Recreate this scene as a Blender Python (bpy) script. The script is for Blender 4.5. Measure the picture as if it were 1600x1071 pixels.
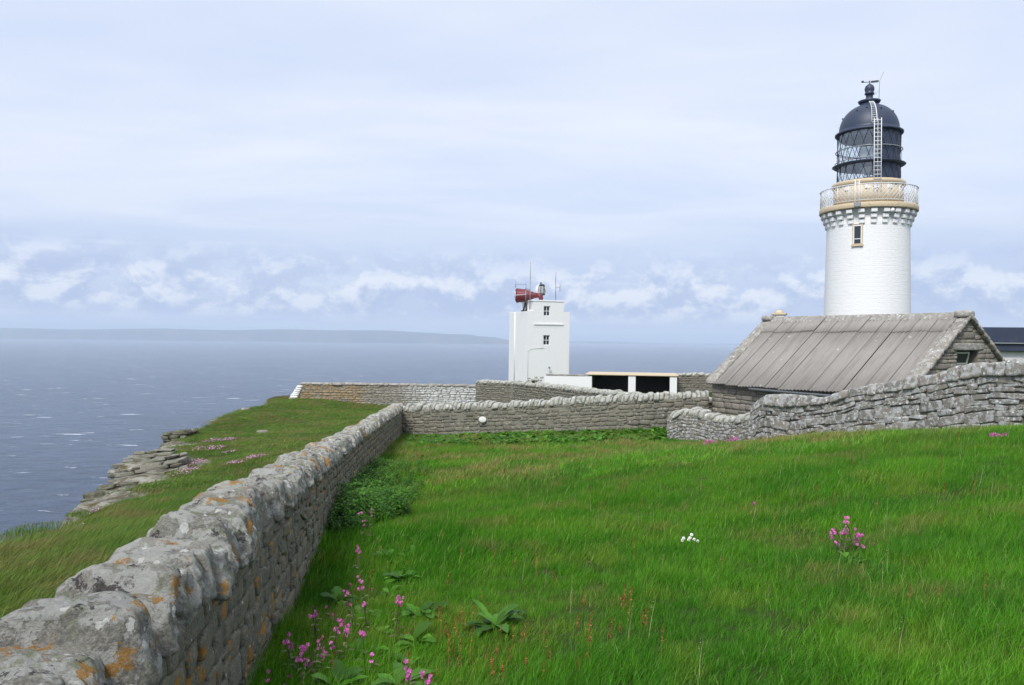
import bpy, bmesh, math, random
import numpy as np
from mathutils import Vector, Matrix

for o in list(bpy.data.objects):
    bpy.data.objects.remove(o)
SC = bpy.context.scene
COL = SC.collection
R = math.radians
rng = np.random.default_rng(7)
random.seed(7)

# ------------------------------------------------------------------ camera
F = 1250.0
PITCH = -4.3 / 1250
ROLL = math.atan(0.0115)
cf = Vector((0, math.cos(PITCH), math.sin(PITCH)))
cr0 = Vector((1, 0, 0))
cu0 = cr0.cross(cf)
cr = math.cos(ROLL) * cr0 + math.sin(ROLL) * cu0
cu = -math.sin(ROLL) * cr0 + math.cos(ROLL) * cu0
cam_d = bpy.data.cameras.new("camera")
cam = bpy.data.objects.new("camera", cam_d)
COL.objects.link(cam)
cam.matrix_world = Matrix(((cr.x, cu.x, -cf.x, 0), (cr.y, cu.y, -cf.y, 0), (cr.z, cu.z, -cf.z, 0), (0, 0, 0, 1)))
cam_d.sensor_width = 36
cam_d.lens = F / 1600 * 36
cam_d.clip_start = 0.05
cam_d.clip_end = 120000
SC.camera = cam


def P(px, py, d):
    v = cf + cr * ((px - 800) / F) - cu * ((py - 535.5) / F)
    return Vector((v.x * d / v.y, d, v.z * d / v.y))


def on_line(px, A, B):
    """depth where the column px meets the plan line A-B"""
    k = (px - 800) / F
    dx, dy = B[0] - A[0], B[1] - A[1]
    t = (k * A[1] - A[0]) / (dx - k * dy)
    return A[1] + t * dy


# ------------------------------------------------------------------ world, sun, exposure
SUN_EL, SUN_AZ = 48, 205      # azimuth: clockwise from +Y, the direction the sun stands in
SC.view_settings.view_transform = 'Standard'
SC.view_settings.look = 'None'
SC.view_settings.gamma = 1
SC.view_settings.exposure = 0.30
SC.view_settings.use_curve_mapping = False
SC.render.engine = 'CYCLES'
SC.cycles.max_bounces = 8
SC.cycles.diffuse_bounces = 3
SC.cycles.transparent_max_bounces = 16
SC.cycles.volume_bounces = 4
SC.cycles.use_denoising = True
SC.cycles.use_adaptive_sampling = True


class NT:
    def __init__(s, tree):
        s.t = tree
        s.n = tree.nodes
        s.l = tree.links

    def new(s, typ, **kw):
        nd = s.n.new(typ)
        for k, v in kw.items():
            setattr(nd, k, v)
        return nd

    def put(s, sock, v):
        if isinstance(v, bpy.types.NodeSocket):
            s.l.new(v, sock)
        elif v is not None:
            if isinstance(v, (tuple, list)) and len(v) == 3 and sock.type == 'RGBA':
                v = (*v, 1)
            sock.default_value = v

    def math(s, op, a, b=None, c=None, clamp=False):
        nd = s.new('ShaderNodeMath', operation=op, use_clamp=clamp)
        s.put(nd.inputs[0], a)
        s.put(nd.inputs[1], b)
        s.put(nd.inputs[2], c)
        return nd.outputs[0]

    def vmath(s, op, a, b=None):
        nd = s.new('ShaderNodeVectorMath', operation=op)
        s.put(nd.inputs[0], a)
        s.put(nd.inputs[1], b)
        return nd.outputs[0]

    def noise(s, vec, scale, detail=4, rough=0.5, dist=0.0):
        nd = s.new('ShaderNodeTexNoise')
        s.put(nd.inputs['Vector'], vec)
        s.put(nd.inputs['Scale'], scale)
        s.put(nd.inputs['Detail'], detail)
        s.put(nd.inputs['Roughness'], rough)
        s.put(nd.inputs['Distortion'], dist)
        return nd.outputs['Fac']

    def vor(s, vec, scale, feature='F1', out='Distance', rand=1.0):
        nd = s.new('ShaderNodeTexVoronoi', feature=feature)
        s.put(nd.inputs['Vector'], vec)
        s.put(nd.inputs['Scale'], scale)
        s.put(nd.inputs['Randomness'], rand)
        return nd.outputs[out]

    def step(s, v, a, b):
        nd = s.new('ShaderNodeMapRange', interpolation_type='SMOOTHSTEP')
        s.put(nd.inputs[0], v)
        s.put(nd.inputs[1], a)
        s.put(nd.inputs[2], b)
        return nd.outputs[0]

    def mix(s, f, a, b, mode='MIX'):
        nd = s.new('ShaderNodeMix', data_type='RGBA', blend_type=mode)
        s.put(nd.inputs[0], f)
        s.put(nd.inputs[6], a)
        s.put(nd.inputs[7], b)
        return nd.outputs[2]

    def mapping(s, vec, scale=(1, 1, 1), loc=(0, 0, 0), rot=(0, 0, 0)):
        nd = s.new('ShaderNodeMapping')
        s.put(nd.inputs['Vector'], vec)
        nd.inputs['Scale'].default_value = scale
        nd.inputs['Location'].default_value = loc
        nd.inputs['Rotation'].default_value = rot
        return nd.outputs[0]

    def xyz(s, vec):
        nd = s.new('ShaderNodeSeparateXYZ')
        s.put(nd.inputs[0], vec)
        return nd.outputs

    def comb(s, x, y, z):
        nd = s.new('ShaderNodeCombineXYZ')
        s.put(nd.inputs[0], x)
        s.put(nd.inputs[1], y)
        s.put(nd.inputs[2], z)
        return nd.outputs[0]

    def bump(s, h, strength=0.5, dist=0.01, normal=None):
        nd = s.new('ShaderNodeBump')
        s.put(nd.inputs['Strength'], strength)
        s.put(nd.inputs['Distance'], dist)
        s.put(nd.inputs['Height'], h)
        if normal is not None:
            s.put(nd.inputs['Normal'], normal)
        return nd.outputs[0]


def srgb(r, g, b):
    return tuple(((c / 255) / 12.92 if c / 255 <= 0.04045 else ((c / 255 + 0.055) / 1.055) ** 2.4) for c in (r, g, b))


def build_world():
    w = bpy.data.worlds.new("World")
    SC.world = w
    w.use_nodes = True
    n = NT(w.node_tree)
    n.n.clear()
    out = n.new('ShaderNodeOutputWorld')
    bg = n.new('ShaderNodeBackground')
    n.l.new(bg.outputs[0], out.inputs[0])
    sky = n.new('ShaderNodeTexSky', sky_type='NISHITA')
    sky.sun_disc = False
    sky.sun_elevation = R(SUN_EL)
    sky.sun_rotation = R(SUN_AZ)
    sky.air_density = 1.0
    sky.dust_density = 1.5
    tc = n.new('ShaderNodeTexCoord').outputs['Generated']
    x, y, z = n.xyz(tc)
    el = n.math('ARCSINE', z)
    az = n.math('ARCTAN2', x, y)
    elp = n.math('MAXIMUM', el, 0.0)
    # overcast deck (seen at a slant) : soft broad structure
    deck_v = n.vmath('DIVIDE', tc, n.comb(n.math('ADD', elp, 0.12), n.math('ADD', elp, 0.12), 1.0))
    d1 = n.noise(n.mapping(deck_v, (0.55, 1.0, 1), (3.1, 2.2, 0)), 1.0, 5, 0.55, 0.35)
    soft = n.step(d1, 0.30, 0.72)
    K = 11.3 / 2 ** 0.30   # written for a Background of 0.1 and exposure 0.30
    def C(r, g, b, k=1.0):
        return tuple(c * K * k for c in srgb(r, g, b))
    top = n.mix(soft, C(209, 221, 245), C(233, 239, 251))
    # towards the horizon: greyer blue band behind the heaped clouds
    low = n.mix(n.noise(n.comb(n.math('MULTIPLY', az, 3.0), n.math('MULTIPLY', el, 14.0), 1.7), 1.0, 4, 0.55), C(168, 188, 226), C(206, 217, 241))
    fl = n.step(el, 0.05, 0.20)
    base = n.mix(fl, low, top)
    # streaks of brighter stratus
    st = n.noise(n.comb(n.math('MULTIPLY', az, 2.2), n.math('MULTIPLY', el, 22.0), 5.3), 1.0, 5, 0.6, 0.4)
    stm = n.math('MULTIPLY', n.step(st, 0.50, 0.70), n.math('MULTIPLY', n.step(el, 0.02, 0.08), n.math('SUBTRACT', 1.0, n.step(el, 0.16, 0.34))))
    base = n.mix(n.math('MULTIPLY', stm, 0.65), base, C(226, 233, 248))
    # cumulus heaps between 1 and 6 degrees
    cv = n.comb(n.math('MULTIPLY', az, 14.0), n.math('MULTIPLY', el, 20.0), 5.4)
    c1 = n.noise(cv, 1.0, 9, 0.63, 0.15)
    cv2 = n.comb(n.math('MULTIPLY', az, 14.0), n.math('ADD', n.math('MULTIPLY', el, 20.0), 0.30), 5.4)
    c2 = n.noise(cv2, 1.0, 9, 0.63, 0.15)
    band = n.math('MULTIPLY', n.step(el, 0.008, 0.035), n.math('SUBTRACT', 1.0, n.step(el, 0.060, 0.125)))
    dens = n.math('MULTIPLY', n.step(c1, 0.38, 0.47), band)
    lit = n.step(n.math('SUBTRACT', c1, c2), -0.07, 0.12)
    ccol = n.mix(lit, C(170, 187, 224), C(241, 244, 252))
    base = n.mix(n.math('MULTIPLY', dens, 0.72), base, ccol)
    # flat hazy layer near the horizon
    hz = n.noise(n.comb(n.math('MULTIPLY', az, 2.0), n.math('MULTIPLY', el, 60.0), 8.0), 1.0, 4, 0.5)
    hcol = n.mix(n.step(hz, 0.35, 0.65), C(186, 204, 238), C(214, 225, 248))
    base = n.mix(n.math('SUBTRACT', 1.0, n.step(el, 0.006, 0.040)), base, hcol)
    # below the horizon
    base = n.mix(n.step(el, -0.02, 0.0), C(120, 140, 175), base)
    # a thin share of clear sky shows through
    full = n.mix(0.90, sky.outputs[0], base)
    n.put(bg.inputs[0], full)
    bg.inputs[1].default_value = 0.1


build_world()

sl = bpy.data.lights.new("sun", 'SUN')
sl.energy = 2.8
sl.angle = R(18)
sl.color = (1.0, 0.97, 0.925)
so = bpy.data.objects.new("sun", sl)
COL.objects.link(so)
sdir = Vector((math.sin(R(SUN_AZ)) * math.cos(R(SUN_EL)), math.cos(R(SUN_AZ)) * math.cos(R(SUN_EL)), math.sin(R(SUN_EL))))
so.rotation_euler = sdir.to_track_quat('Z', 'Y').to_euler()
so.location = sdir * 60

# ------------------------------------------------------------------ object helpers
def tag(o, label=None, cat=None, group=None, kind=None):
    if label:
        o['label'] = label
    if cat:
        o['category'] = cat
    if group:
        o['group'] = group
    if kind:
        o['kind'] = kind
    return o


def empty(name, loc=(0, 0, 0), rz=0.0):
    o = bpy.data.objects.new(name, None)
    o.empty_display_size = 0.2
    COL.objects.link(o)
    o.location = loc
    o.rotation_euler = (0, 0, rz)
    return o


def link(name, me, mats, parent=None, col=COL):
    o = bpy.data.objects.new(name, me)
    for m in (mats if isinstance(mats, (list, tuple)) else [mats]):
        me.materials.append(m)
    if col is not None:
        col.objects.link(o)
    if parent:
        o.parent = parent
    return o


def npmesh(name, V, faces, smooth=True):
    """V (n,3); faces: (m,4)/(m,3) array or list of such arrays"""
    me = bpy.data.meshes.new(name)
    if not isinstance(faces, list):
        faces = [faces]
    faces = [f for f in faces if len(f)]
    nl = sum(f.size for f in faces)
    npoly = sum(len(f) for f in faces)
    me.vertices.add(len(V))
    me.vertices.foreach_set('co', np.asarray(V, np.float32).ravel())
    me.loops.add(nl)
    me.loops.foreach_set('vertex_index', np.concatenate([f.ravel() for f in faces]).astype(np.int32))
    me.polygons.add(npoly)
    st, tot, k = [], [], 0
    for f in faces:
        m = f.shape[1]
        st.append(k + np.arange(len(f)) * m)
        k += f.size
    me.polygons.foreach_set('loop_start', np.concatenate(st).astype(np.int32))
    if smooth:
        me.polygons.foreach_set('use_smooth', np.ones(npoly, bool))
    me.update(calc_edges=True)
    me.validate()
    return me


def attr(me, name, typ, data):
    a = me.attributes.new(name, typ, 'POINT')
    a.data.foreach_set({'FLOAT': 'value', 'FLOAT_VECTOR': 'vector', 'INT': 'value'}[typ], np.asarray(data).ravel())


class MB:
    """collects simple shapes and links them as one mesh"""
    def __init__(s):
        s.bm = bmesh.new()

    def box(s, lo, hi, bevel=0.0, mat=None, segs=1):
        r = bmesh.ops.create_cube(s.bm, size=1.0)
        vs = r['verts']
        for v in vs:
            v.co = Vector([lo[i] + (v.co[i] + 0.5) * (hi[i] - lo[i]) for i in range(3)])
        if bevel:
            ed = list({e for v in vs for e in v.link_edges})
            q = bmesh.ops.bevel(s.bm, geom=ed, offset=bevel, segments=segs, affect='EDGES', profile=0.5)
            vs = list({v for f in q['faces'] for v in f.verts} | {v for v in vs if v.is_valid})
        if mat is not None:
            bmesh.ops.transform(s.bm, matrix=mat, verts=vs)
        return s

    def lathe(s, prof, n=48, mat=None, a0=0.0, a1=2 * math.pi, smooth=True):
        full = abs(a1 - a0 - 2 * math.pi) < 1e-6
        rings = []
        m = n if full else n + 1
        for r_, z_ in prof:
            rings.append([s.bm.verts.new((r_ * math.sin(a0 + (a1 - a0) * k / n), -r_ * math.cos(a0 + (a1 - a0) * k / n), z_)) for k in range(m)])
        for i in range(len(rings) - 1):
            for k in range(n):
                k2 = (k + 1) % m
                try:
                    f = s.bm.faces.new((rings[i][k], rings[i][k2], rings[i + 1][k2], rings[i + 1][k]))
                    f.smooth = smooth
                except ValueError:
                    pass
        if full:
            for ring, flip in ((rings[0], True), (rings[-1], False)):
                try:
                    s.bm.faces.new(ring[::-1] if flip else ring)
                except ValueError:
                    pass
        if mat is not None:
            bmesh.ops.transform(s.bm, matrix=mat, verts=[v for r_ in rings for v in r_])
        return s

    def tube(s, pts, r=0.02, n=8, closed=False, taper=None):
        pts = [Vector(p) for p in pts]
        rings = []
        up = Vector((0, 0, 1))
        N = len(pts)
        for i, p in enumerate(pts):
            if closed:
                t = (pts[(i + 1) % N] - pts[i - 1]).normalized()
            else:
                t = (pts[min(i + 1, N - 1)] - pts[max(i - 1, 0)]).normalized()
            a = t.cross(up)
            if a.length < 1e-3:
                a = t.cross(Vector((0, 1, 0)))
            a.normalize()
            b = t.cross(a)
            rr = r if taper is None else r * (1 + (taper - 1) * i / max(1, N - 1))
            rings.append([s.bm.verts.new(p + a * rr * math.cos(2 * math.pi * k / n) + b * rr * math.sin(2 * math.pi * k / n)) for k in range(n)])
        for i in range(N if closed else N - 1):
            A_, B_ = rings[i], rings[(i + 1) % N]
            for k in range(n):
                f = s.bm.faces.new((A_[k], A_[(k + 1) % n], B_[(k + 1) % n], B_[k]))
                f.smooth = True
        if not closed:
            s.bm.faces.new(rings[0][::-1])
            s.bm.faces.new(rings[-1])
        return s

    def sphere(s, c, r, sc=(1, 1, 1), u=16, v=10):
        q = bmesh.ops.create_uvsphere(s.bm, u_segments=u, v_segments=v, radius=r)
        for w in q['verts']:
            w.co = Vector((w.co.x * sc[0], w.co.y * sc[1], w.co.z * sc[2])) + Vector(c)
            for f in w.link_faces:
                f.smooth = True
        return s

    def poly(s, pts, thick=None):
        f = s.bm.faces.new([s.bm.verts.new(p) for p in pts])
        if thick is not None:
            q = bmesh.ops.extrude_face_region(s.bm, geom=[f])
            bmesh.ops.translate(s.bm, vec=Vector(thick), verts=[v for v in q['geom'] if isinstance(v, bmesh.types.BMVert)])
        return s

    def build(s, name, mats, parent=None):
        bmesh.ops.recalc_face_normals(s.bm, faces=s.bm.faces[:])
        me = bpy.data.meshes.new(name)
        s.bm.to_mesh(me)
        s.bm.free()
        return link(name, me, mats, parent)


# ------------------------------------------------------------------ numpy noise
_perm = np.random.default_rng(3).random((64, 64, 64)).astype(np.float32)


def vnoise(p):
    p = np.asarray(p, np.float64)
    i = np.floor(p).astype(np.int64)
    f = p - i
    f = f * f * (3 - 2 * f)
    r = 0
    for dx in (0, 1):
        wx = f[..., 0] if dx else 1 - f[..., 0]
        for dy in (0, 1):
            wy = f[..., 1] if dy else 1 - f[..., 1]
            for dz in (0, 1):
                wz = f[..., 2] if dz else 1 - f[..., 2]
                r = r + wx * wy * wz * _perm[(i[..., 0] + dx) & 63, (i[..., 1] + dy) & 63, (i[..., 2] + dz) & 63]
    return r * 2 - 1


def fbm(p, octs=3, gain=0.5):
    p = np.asarray(p, np.float64)
    a, r = 1.0, 0
    for k in range(octs):
        r = r + a * vnoise(p * (2.03 ** k) + 17.3 * k)
        a *= gain
    return r


# ------------------------------------------------------------------ materials
def new_mat(name):
    m = bpy.data.materials.new(name)
    m.use_nodes = True
    n = NT(m.node_tree)
    b = n.n['Principled BSDF']
    return m, n, b


def simple(name, col, rough=0.6, metal=0.0, var=0.12, vscale=6.0, bump=0.0, bscale=40.0, spec=0.4, dirt=None, dscale=2.0, dlo=0.55, dhi=0.75):
    m, n, b = new_mat(name)
    pos = n.new('ShaderNodeNewGeometry').outputs['Position']
    v = n.noise(pos, vscale, 5, 0.6)
    c = n.mix(v, tuple(max(0, x * (1 - var)) for x in col), tuple(min(1, x * (1 + var)) for x in col))
    if dirt is not None:
        dm = n.step(n.noise(pos, dscale, 6, 0.65), dlo, dhi)
        c = n.mix(dm, c, dirt)
    n.put(b.inputs['Base Color'], c)
    b.inputs['Roughness'].default_value = rough
    b.inputs['Metallic'].default_value = metal
    b.inputs['Specular IOR Level'].default_value = spec
    if bump:
        n.put(b.inputs['Normal'], n.bump(n.noise(pos, bscale, 6, 0.6), bump, 0.01))
    return m


def stone_mat(name, base=(0.20, 0.19, 0.165), alt=(0.30, 0.27, 0.215), pale=(0.52, 0.52, 0.48), pale_amt=0.55, orange=0.0, black=0.0, moss=0.0,
              lscale=9.0, bumpd=0.006, extra=None, topwhite=0.0):
    m, n, b = new_mat(name)
    pos = n.new('ShaderNodeNewGeometry').outputs['Position']
    nor = n.new('ShaderNodeNewGeometry').outputs['Normal']
    ti = n.new('ShaderNodeAttribute', attribute_name='tint').outputs['Fac']
    lc = n.new('ShaderNodeAttribute', attribute_name='lc').outputs['Vector']
    t2 = n.math('FRACT', n.math('MULTIPLY', ti, 7.31))
    c = n.mix(ti, base, alt)
    c = n.mix(n.math('MULTIPLY', t2, 0.55), c, tuple(x * 0.60 for x in base))
    f1 = n.noise(pos, 55, 6, 0.7)
    c = n.mix(n.math('MULTIPLY', n.step(f1, 0.35, 0.75), 0.55), c, tuple(min(1, x * 1.75) for x in alt))
    f2 = n.noise(pos, 120, 4, 0.7)
    c = n.mix(n.math('MULTIPLY', n.step(f2, 0.52, 0.75), 0.6), c, tuple(x * 0.35 for x in base))
    # bedding lines of the flagstone
    bed = n.noise(n.mapping(lc, (60, 6, 6)), 1.0, 4, 0.6)
    c = n.mix(n.math('MULTIPLY', n.step(bed, 0.55, 0.72), 0.45), c, tuple(x * 0.55 for x in base))
    # pale crusting lichen, in patches of several sizes
    warp = n.vmath('ADD', pos, n.vmath('SCALE', n.new('ShaderNodeTexNoise').outputs['Color'])) if False else pos
    nz = n.new('ShaderNodeTexNoise')
    n.put(nz.inputs['Vector'], pos)
    nz.inputs['Scale'].default_value = 22
    sc = n.new('ShaderNodeVectorMath', operation='SCALE')
    n.put(sc.inputs[0], nz.outputs['Color'])
    sc.inputs['Scale'].default_value = 0.05
    wp = n.vmath('ADD', pos, sc.outputs[0])
    brk = n.math('MULTIPLY', n.math('SUBTRACT', n.noise(pos, 85, 5, 0.75), 0.5), 0.22)
    p1 = n.noise(wp, lscale, 7, 0.62)
    up = n.math('MULTIPLY', n.xyz(nor)[2], topwhite)
    thr = 0.66 - 0.22 * pale_amt
    m1 = n.step(n.math('ADD', n.math('ADD', p1, up), brk), thr, thr + 0.05)
    c = n.mix(n.math('MULTIPLY', m1, 0.80), c, n.mix(n.noise(pos, 70, 5, 0.7), tuple(x * 0.62 for x in pale), pale))
    v = n.vor(wp, lscale * 1.5)
    cellr = n.vor(wp, lscale * 1.5, out='Color')
    rad = n.math('MULTIPLY', n.xyz(cellr)[0], 0.34 * (0.4 + pale_amt))
    m2 = n.math('SUBTRACT', 1.0, n.step(v, n.math('SUBTRACT', rad, 0.03), rad))
    m2 = n.math('MULTIPLY', m2, n.step(n.xyz(cellr)[1], 0.45, 0.5))
    c = n.mix(n.math('MULTIPLY', m2, 0.85), c, tuple(min(1, x * 1.2) for x in pale))
    if moss:
        g = n.step(n.noise(wp, 5.5, 7, 0.7), 0.60 - 0.14 * moss, 0.68 - 0.14 * moss)
        g = n.math('MULTIPLY', g, n.step(n.xyz(nor)[2], -0.2, 0.5))
        c = n.mix(n.math('MULTIPLY', g, 0.8), c, n.mix(n.noise(pos, 160, 3, 0.7), (0.10, 0.12, 0.06), (0.36, 0.39, 0.25)))
    if orange:
        og = n.step(n.math('ADD', brk, n.noise(n.vmath('ADD', wp, (31.0, 7.0, 3.0)), 5.0, 6, 0.66)), 0.69 - 0.12 * orange, 0.71 - 0.12 * orange)
        c = n.mix(n.math('MULTIPLY', og, 0.85), c, n.mix(n.noise(pos, 90, 3, 0.7), (0.22, 0.12, 0.03), (0.60, 0.29, 0.04)))
    if black:
        bg = n.step(n.math('ADD', brk, n.noise(n.vmath('ADD', wp, (3.0, 57.0, 13.0)), 6.0, 6, 0.66)), 0.70 - 0.10 * black, 0.73 - 0.10 * black)
        bg = n.math('MULTIPLY', bg, n.step(n.xyz(nor)[2], 0.2, 0.6))
        c = n.mix(n.math('MULTIPLY', bg, 0.85), c, (0.045, 0.035, 0.04))
    if extra:
        c = extra(n, c, pos)
    n.put(b.inputs['Base Color'], c)
    b.inputs['Roughness'].default_value = 0.92
    b.inputs['Specular IOR Level'].default_value = 0.15
    h = n.math('ADD', n.noise(pos, 28, 8, 0.72), n.math('MULTIPLY', bed, 0.35))
    h = n.math('ADD', h, n.math('MULTIPLY', m1, 0.08))
    n.put(b.inputs['Normal'], n.bump(h, 1.0, bumpd * 4))
    return m


M = {}
M['cope_near'] = stone_mat('lichened_cope_stone', (0.21, 0.205, 0.18), (0.33, 0.315, 0.27), (0.58, 0.58, 0.53), 0.74, 0.85, 1.15, 0.45, 9.0, 0.011, None, 0.05)
M['face_near'] = stone_mat('mortared_rubble_stone', (0.145, 0.145, 0.118), (0.235, 0.215, 0.16), (0.50, 0.50, 0.45), 0.22, 0.80, 0.0, 0.0, 11.0, 0.008)
M['cope_far'] = stone_mat('pale_cope_stone', (0.21, 0.21, 0.18), (0.32, 0.30, 0.25), (0.58, 0.58, 0.53), 0.95, 0.0, 0.3, 0.45, 5.0, 0.006, None, 0.10)
M['face_far'] = stone_mat('weathered_rubble_stone', (0.15, 0.147, 0.122), (0.235, 0.215, 0.17), (0.50, 0.50, 0.46), 0.25, 0.0, 0.0, 0.0, 6.0)
M['dry_stone'] = stone_mat('drystone_block', (0.18, 0.175, 0.16), (0.29, 0.265, 0.225), (0.60, 0.61, 0.60), 0.76, 0.15, 0.0, 0.0, 7.0, 0.008, None, 0.04)
M['byre_stone'] = stone_mat('byre_masonry', (0.175, 0.165, 0.145), (0.30, 0.27, 0.22), (0.45, 0.44, 0.40), 0.25, 0.0, 0.0, 0.0, 7.0)
M['skew_stone'] = stone_mat('skew_cope_stone', (0.24, 0.225, 0.20), (0.34, 0.31, 0.27), (0.55, 0.54, 0.50), 0.70, 0.0, 0.0, 0.2, 6.0)


def seawall_extra(n, c, pos):
    x, y, z = n.xyz(pos)
    j = n.math('MULTIPLY', n.noise(pos, 1.2, 5, 0.6), 3.0)
    om = n.math('MULTIPLY', n.math('SUBTRACT', 1.0, n.step(n.math('ADD', x, j), -10.2, -8.6)), n.step(n.noise(pos, 2.2, 5, 0.6), 0.28, 0.62))
    c = n.mix(n.math('MULTIPLY', om, 0.75), c, (0.36, 0.24, 0.10))
    wm = n.math('MULTIPLY', n.step(n.math('ADD', x, j), -8.0, -3.5), n.step(n.noise(pos, 2.4, 6, 0.7), 0.28, 0.48))
    return n.mix(n.math('MULTIPLY', wm, 0.92), c, (0.62, 0.63, 0.62))


M['sea_wall_stone'] = stone_mat('whitewashed_rubble', (0.20, 0.19, 0.165), (0.32, 0.29, 0.23), (0.52, 0.51, 0.47), 0.35, 0.0, 0.0, 0.0, 6.0, 0.006, seawall_extra)
M['mortar'] = simple('lime_mortar', (0.215, 0.205, 0.17), 0.95, var=0.35, vscale=25, bump=0.9, bscale=60, spec=0.1, dirt=(0.10, 0.09, 0.07), dscale=9)
M['old_mortar'] = simple('old_mortar', (0.15, 0.142, 0.115), 0.95, var=0.4, vscale=25, bump=0.9, bscale=60, spec=0.1, dirt=(0.06, 0.055, 0.04), dscale=9)
M['interior_shade'] = simple('byre_interior_shade', (0.05, 0.045, 0.035), 0.95, var=0.3, vscale=20, bump=0.8, bscale=40, spec=0.1)  # shade of the byre inside, put into a dark colour

# ------------------------------------------------------------------ terrain
W1 = [(-0.45, -4.0, -1.26), (-0.93, 0.0, -1.24), (-1.32, 2.66, -1.27), (-1.50, 3.84, -1.33), (-1.73, 5.4, -1.40), (-1.90, 6.55, -1.46),
      (-2.33, 9.45, -1.68), (-3.22, 15.5, -2.25), (-3.72, 20.0, -2.52), (-4.30, 27, -2.88), (-4.76, 35.0, -3.12), (-4.79, 35.6, -3.13)]
W1G = [(-0.45, -4.0, -1.6), (-0.93, 0, -2.0), (-1.73, 5.4, -2.38), (-2.16, 8.3, -2.68), (-3.22, 15.5, -3.38), (-3.72, 20, -3.62), (-4.76, 35, -4.25)]
W3A, W3B = P(1172, 690, 26), P(1600, 668, 18.5)
ctrl = [(0, 0, -1.65), (0, -10, -1.2), (8, -10, -0.6), (3, 4, -1.72), (1.2, 4.6, -1.93), (10, 5, -1.2), (20, 5, -0.5), (20, -10, 0.2), (7, 10, -1.70), (3, 10, -2.2), (0, 10, -2.5),
        (1, 20, -3.15), (4, 20, -2.85), (8, 20, -2.35), (16, 20, -1.4), (30, 20, -0.9), (45, 10, -0.4), (45, -15, 0.5), (70, 40, -1.2), (70, 0, 0)]
ctrl += [tuple(p) for p in W1G]
for px, py, d in [(640, 686, 35), (800, 681, 33), (950, 675, 31.7), (1043, 686, 29), (1110, 690, 27.6), (1172, 693, 26), (1300, 690, on_line(1300, W3A, W3B)),
                  (1400, 683, on_line(1400, W3A, W3B)), (1500, 676, on_line(1500, W3A, W3B)), (1600, 671, 18.5),
                  # headland to the left of the wall
                  (0, 930, 8.2), (0, 850, 14), (-200, 900, 10), (100, 818, 18), (200, 778, 23), (290, 757, 25), (400, 712, 30),
                  (188, 735, 29), (188, 716, 32), (262, 690, 37), (340, 647, 47), (430, 627, 57), (470, 623, 60), (560, 632, 59), (640, 640, 58), (520, 668, 40), (380, 672, 42),
                  (330, 730, 30)]:
    ctrl.append(tuple(P(px, py, d)))
ctrl += [(8, 33, -3.2), (14, 30, -3.0), (20, 40, -3.1), (5, 45, -3.9), (0, 60, -4.2), (3, 70, -4.0), (15, 60, -3.6), (24, 55, -3.0), (40, 55, -2.6), (36, 40, -2.4), (60, 70, -2.5),
         (40, 90, -4.0), (0, 90, -5.5), (80, 100, -4), (-14, 70, -5.0), (-9.5, 0, -3.0), (-9.5, -12, -2.3), (-4, 0, -2.2), (-4, -10, -1.8)]
CT = np.array(ctrl)


def _tps(r2):
    return np.where(r2 > 1e-9, 0.5 * r2 * np.log(np.maximum(r2, 1e-9)), 0)


_A = _tps(((CT[:, None, :2] - CT[None, :, :2]) ** 2).sum(-1)) + np.eye(len(CT)) * 0.6
_Pm = np.concatenate([np.ones((len(CT), 1)), CT[:, :2]], 1)
_S = np.block([[_A, _Pm], [_Pm.T, np.zeros((3, 3))]])
_w = np.linalg.solve(_S, np.concatenate([CT[:, 2], np.zeros(3)]))

cliff = [(-10.5, -40), (-9.6, -12), (-9.3, 0), (-9.0, 9)]
for px, py, d in [(0, 850, 14), (100, 818, 18), (128, 797, 21.5), (140, 775, 25), (186, 738, 29), (186, 718, 32), (258, 690, 36.5), (262, 674, 39.5), (338, 647, 47), (428, 627, 57)]:
    p = P(px, py, d)
    cliff.append((p.x, p.y))
cliff += [(-19.5, 64), (-16, 76), (-2, 88), (25, 100), (60, 112), (150, 130), (150, -40)]
CL = np.array(cliff)


def inside_dist(x, y):
    """signed distance to the headland outline, positive inside"""
    p = np.stack([x, y], -1)
    A_, B_ = CL, np.roll(CL, -1, 0)
    best = np.full(x.shape, 1e9)
    ins = np.zeros(x.shape, bool)
    for a, b in zip(A_, B_):
        ab = b - a
        t = np.clip(((p - a) @ ab) / (ab @ ab), 0, 1)
        q = a + t[..., None] * ab
        best = np.minimum(best, ((p - q) ** 2).sum(-1))
        c = ((a[1] > y) != (b[1] > y))
        xi = (b[0] - a[0]) * (y - a[1]) / (b[1] - a[1] + 1e-12) + a[0]
        ins ^= c & (x < xi)
    return np.where(ins, 1, -1) * np.sqrt(best)


def rock_zone(x, y):
    q = np.stack([x, y, x * 0], -1)
    sd = inside_dist(x, y) + 0.9 * fbm(q * 0.6 + 31, 3)
    w = np.interp(y, [20, 24, 30, 35, 39, 46, 52], [0.2, 1.9, 3.0, 1.7, 0.8, 0.5, 0.1])
    return np.clip((w - sd) / 0.5, 0, 1) * (y > 15) * (y < 56) * (x < 0)


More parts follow.
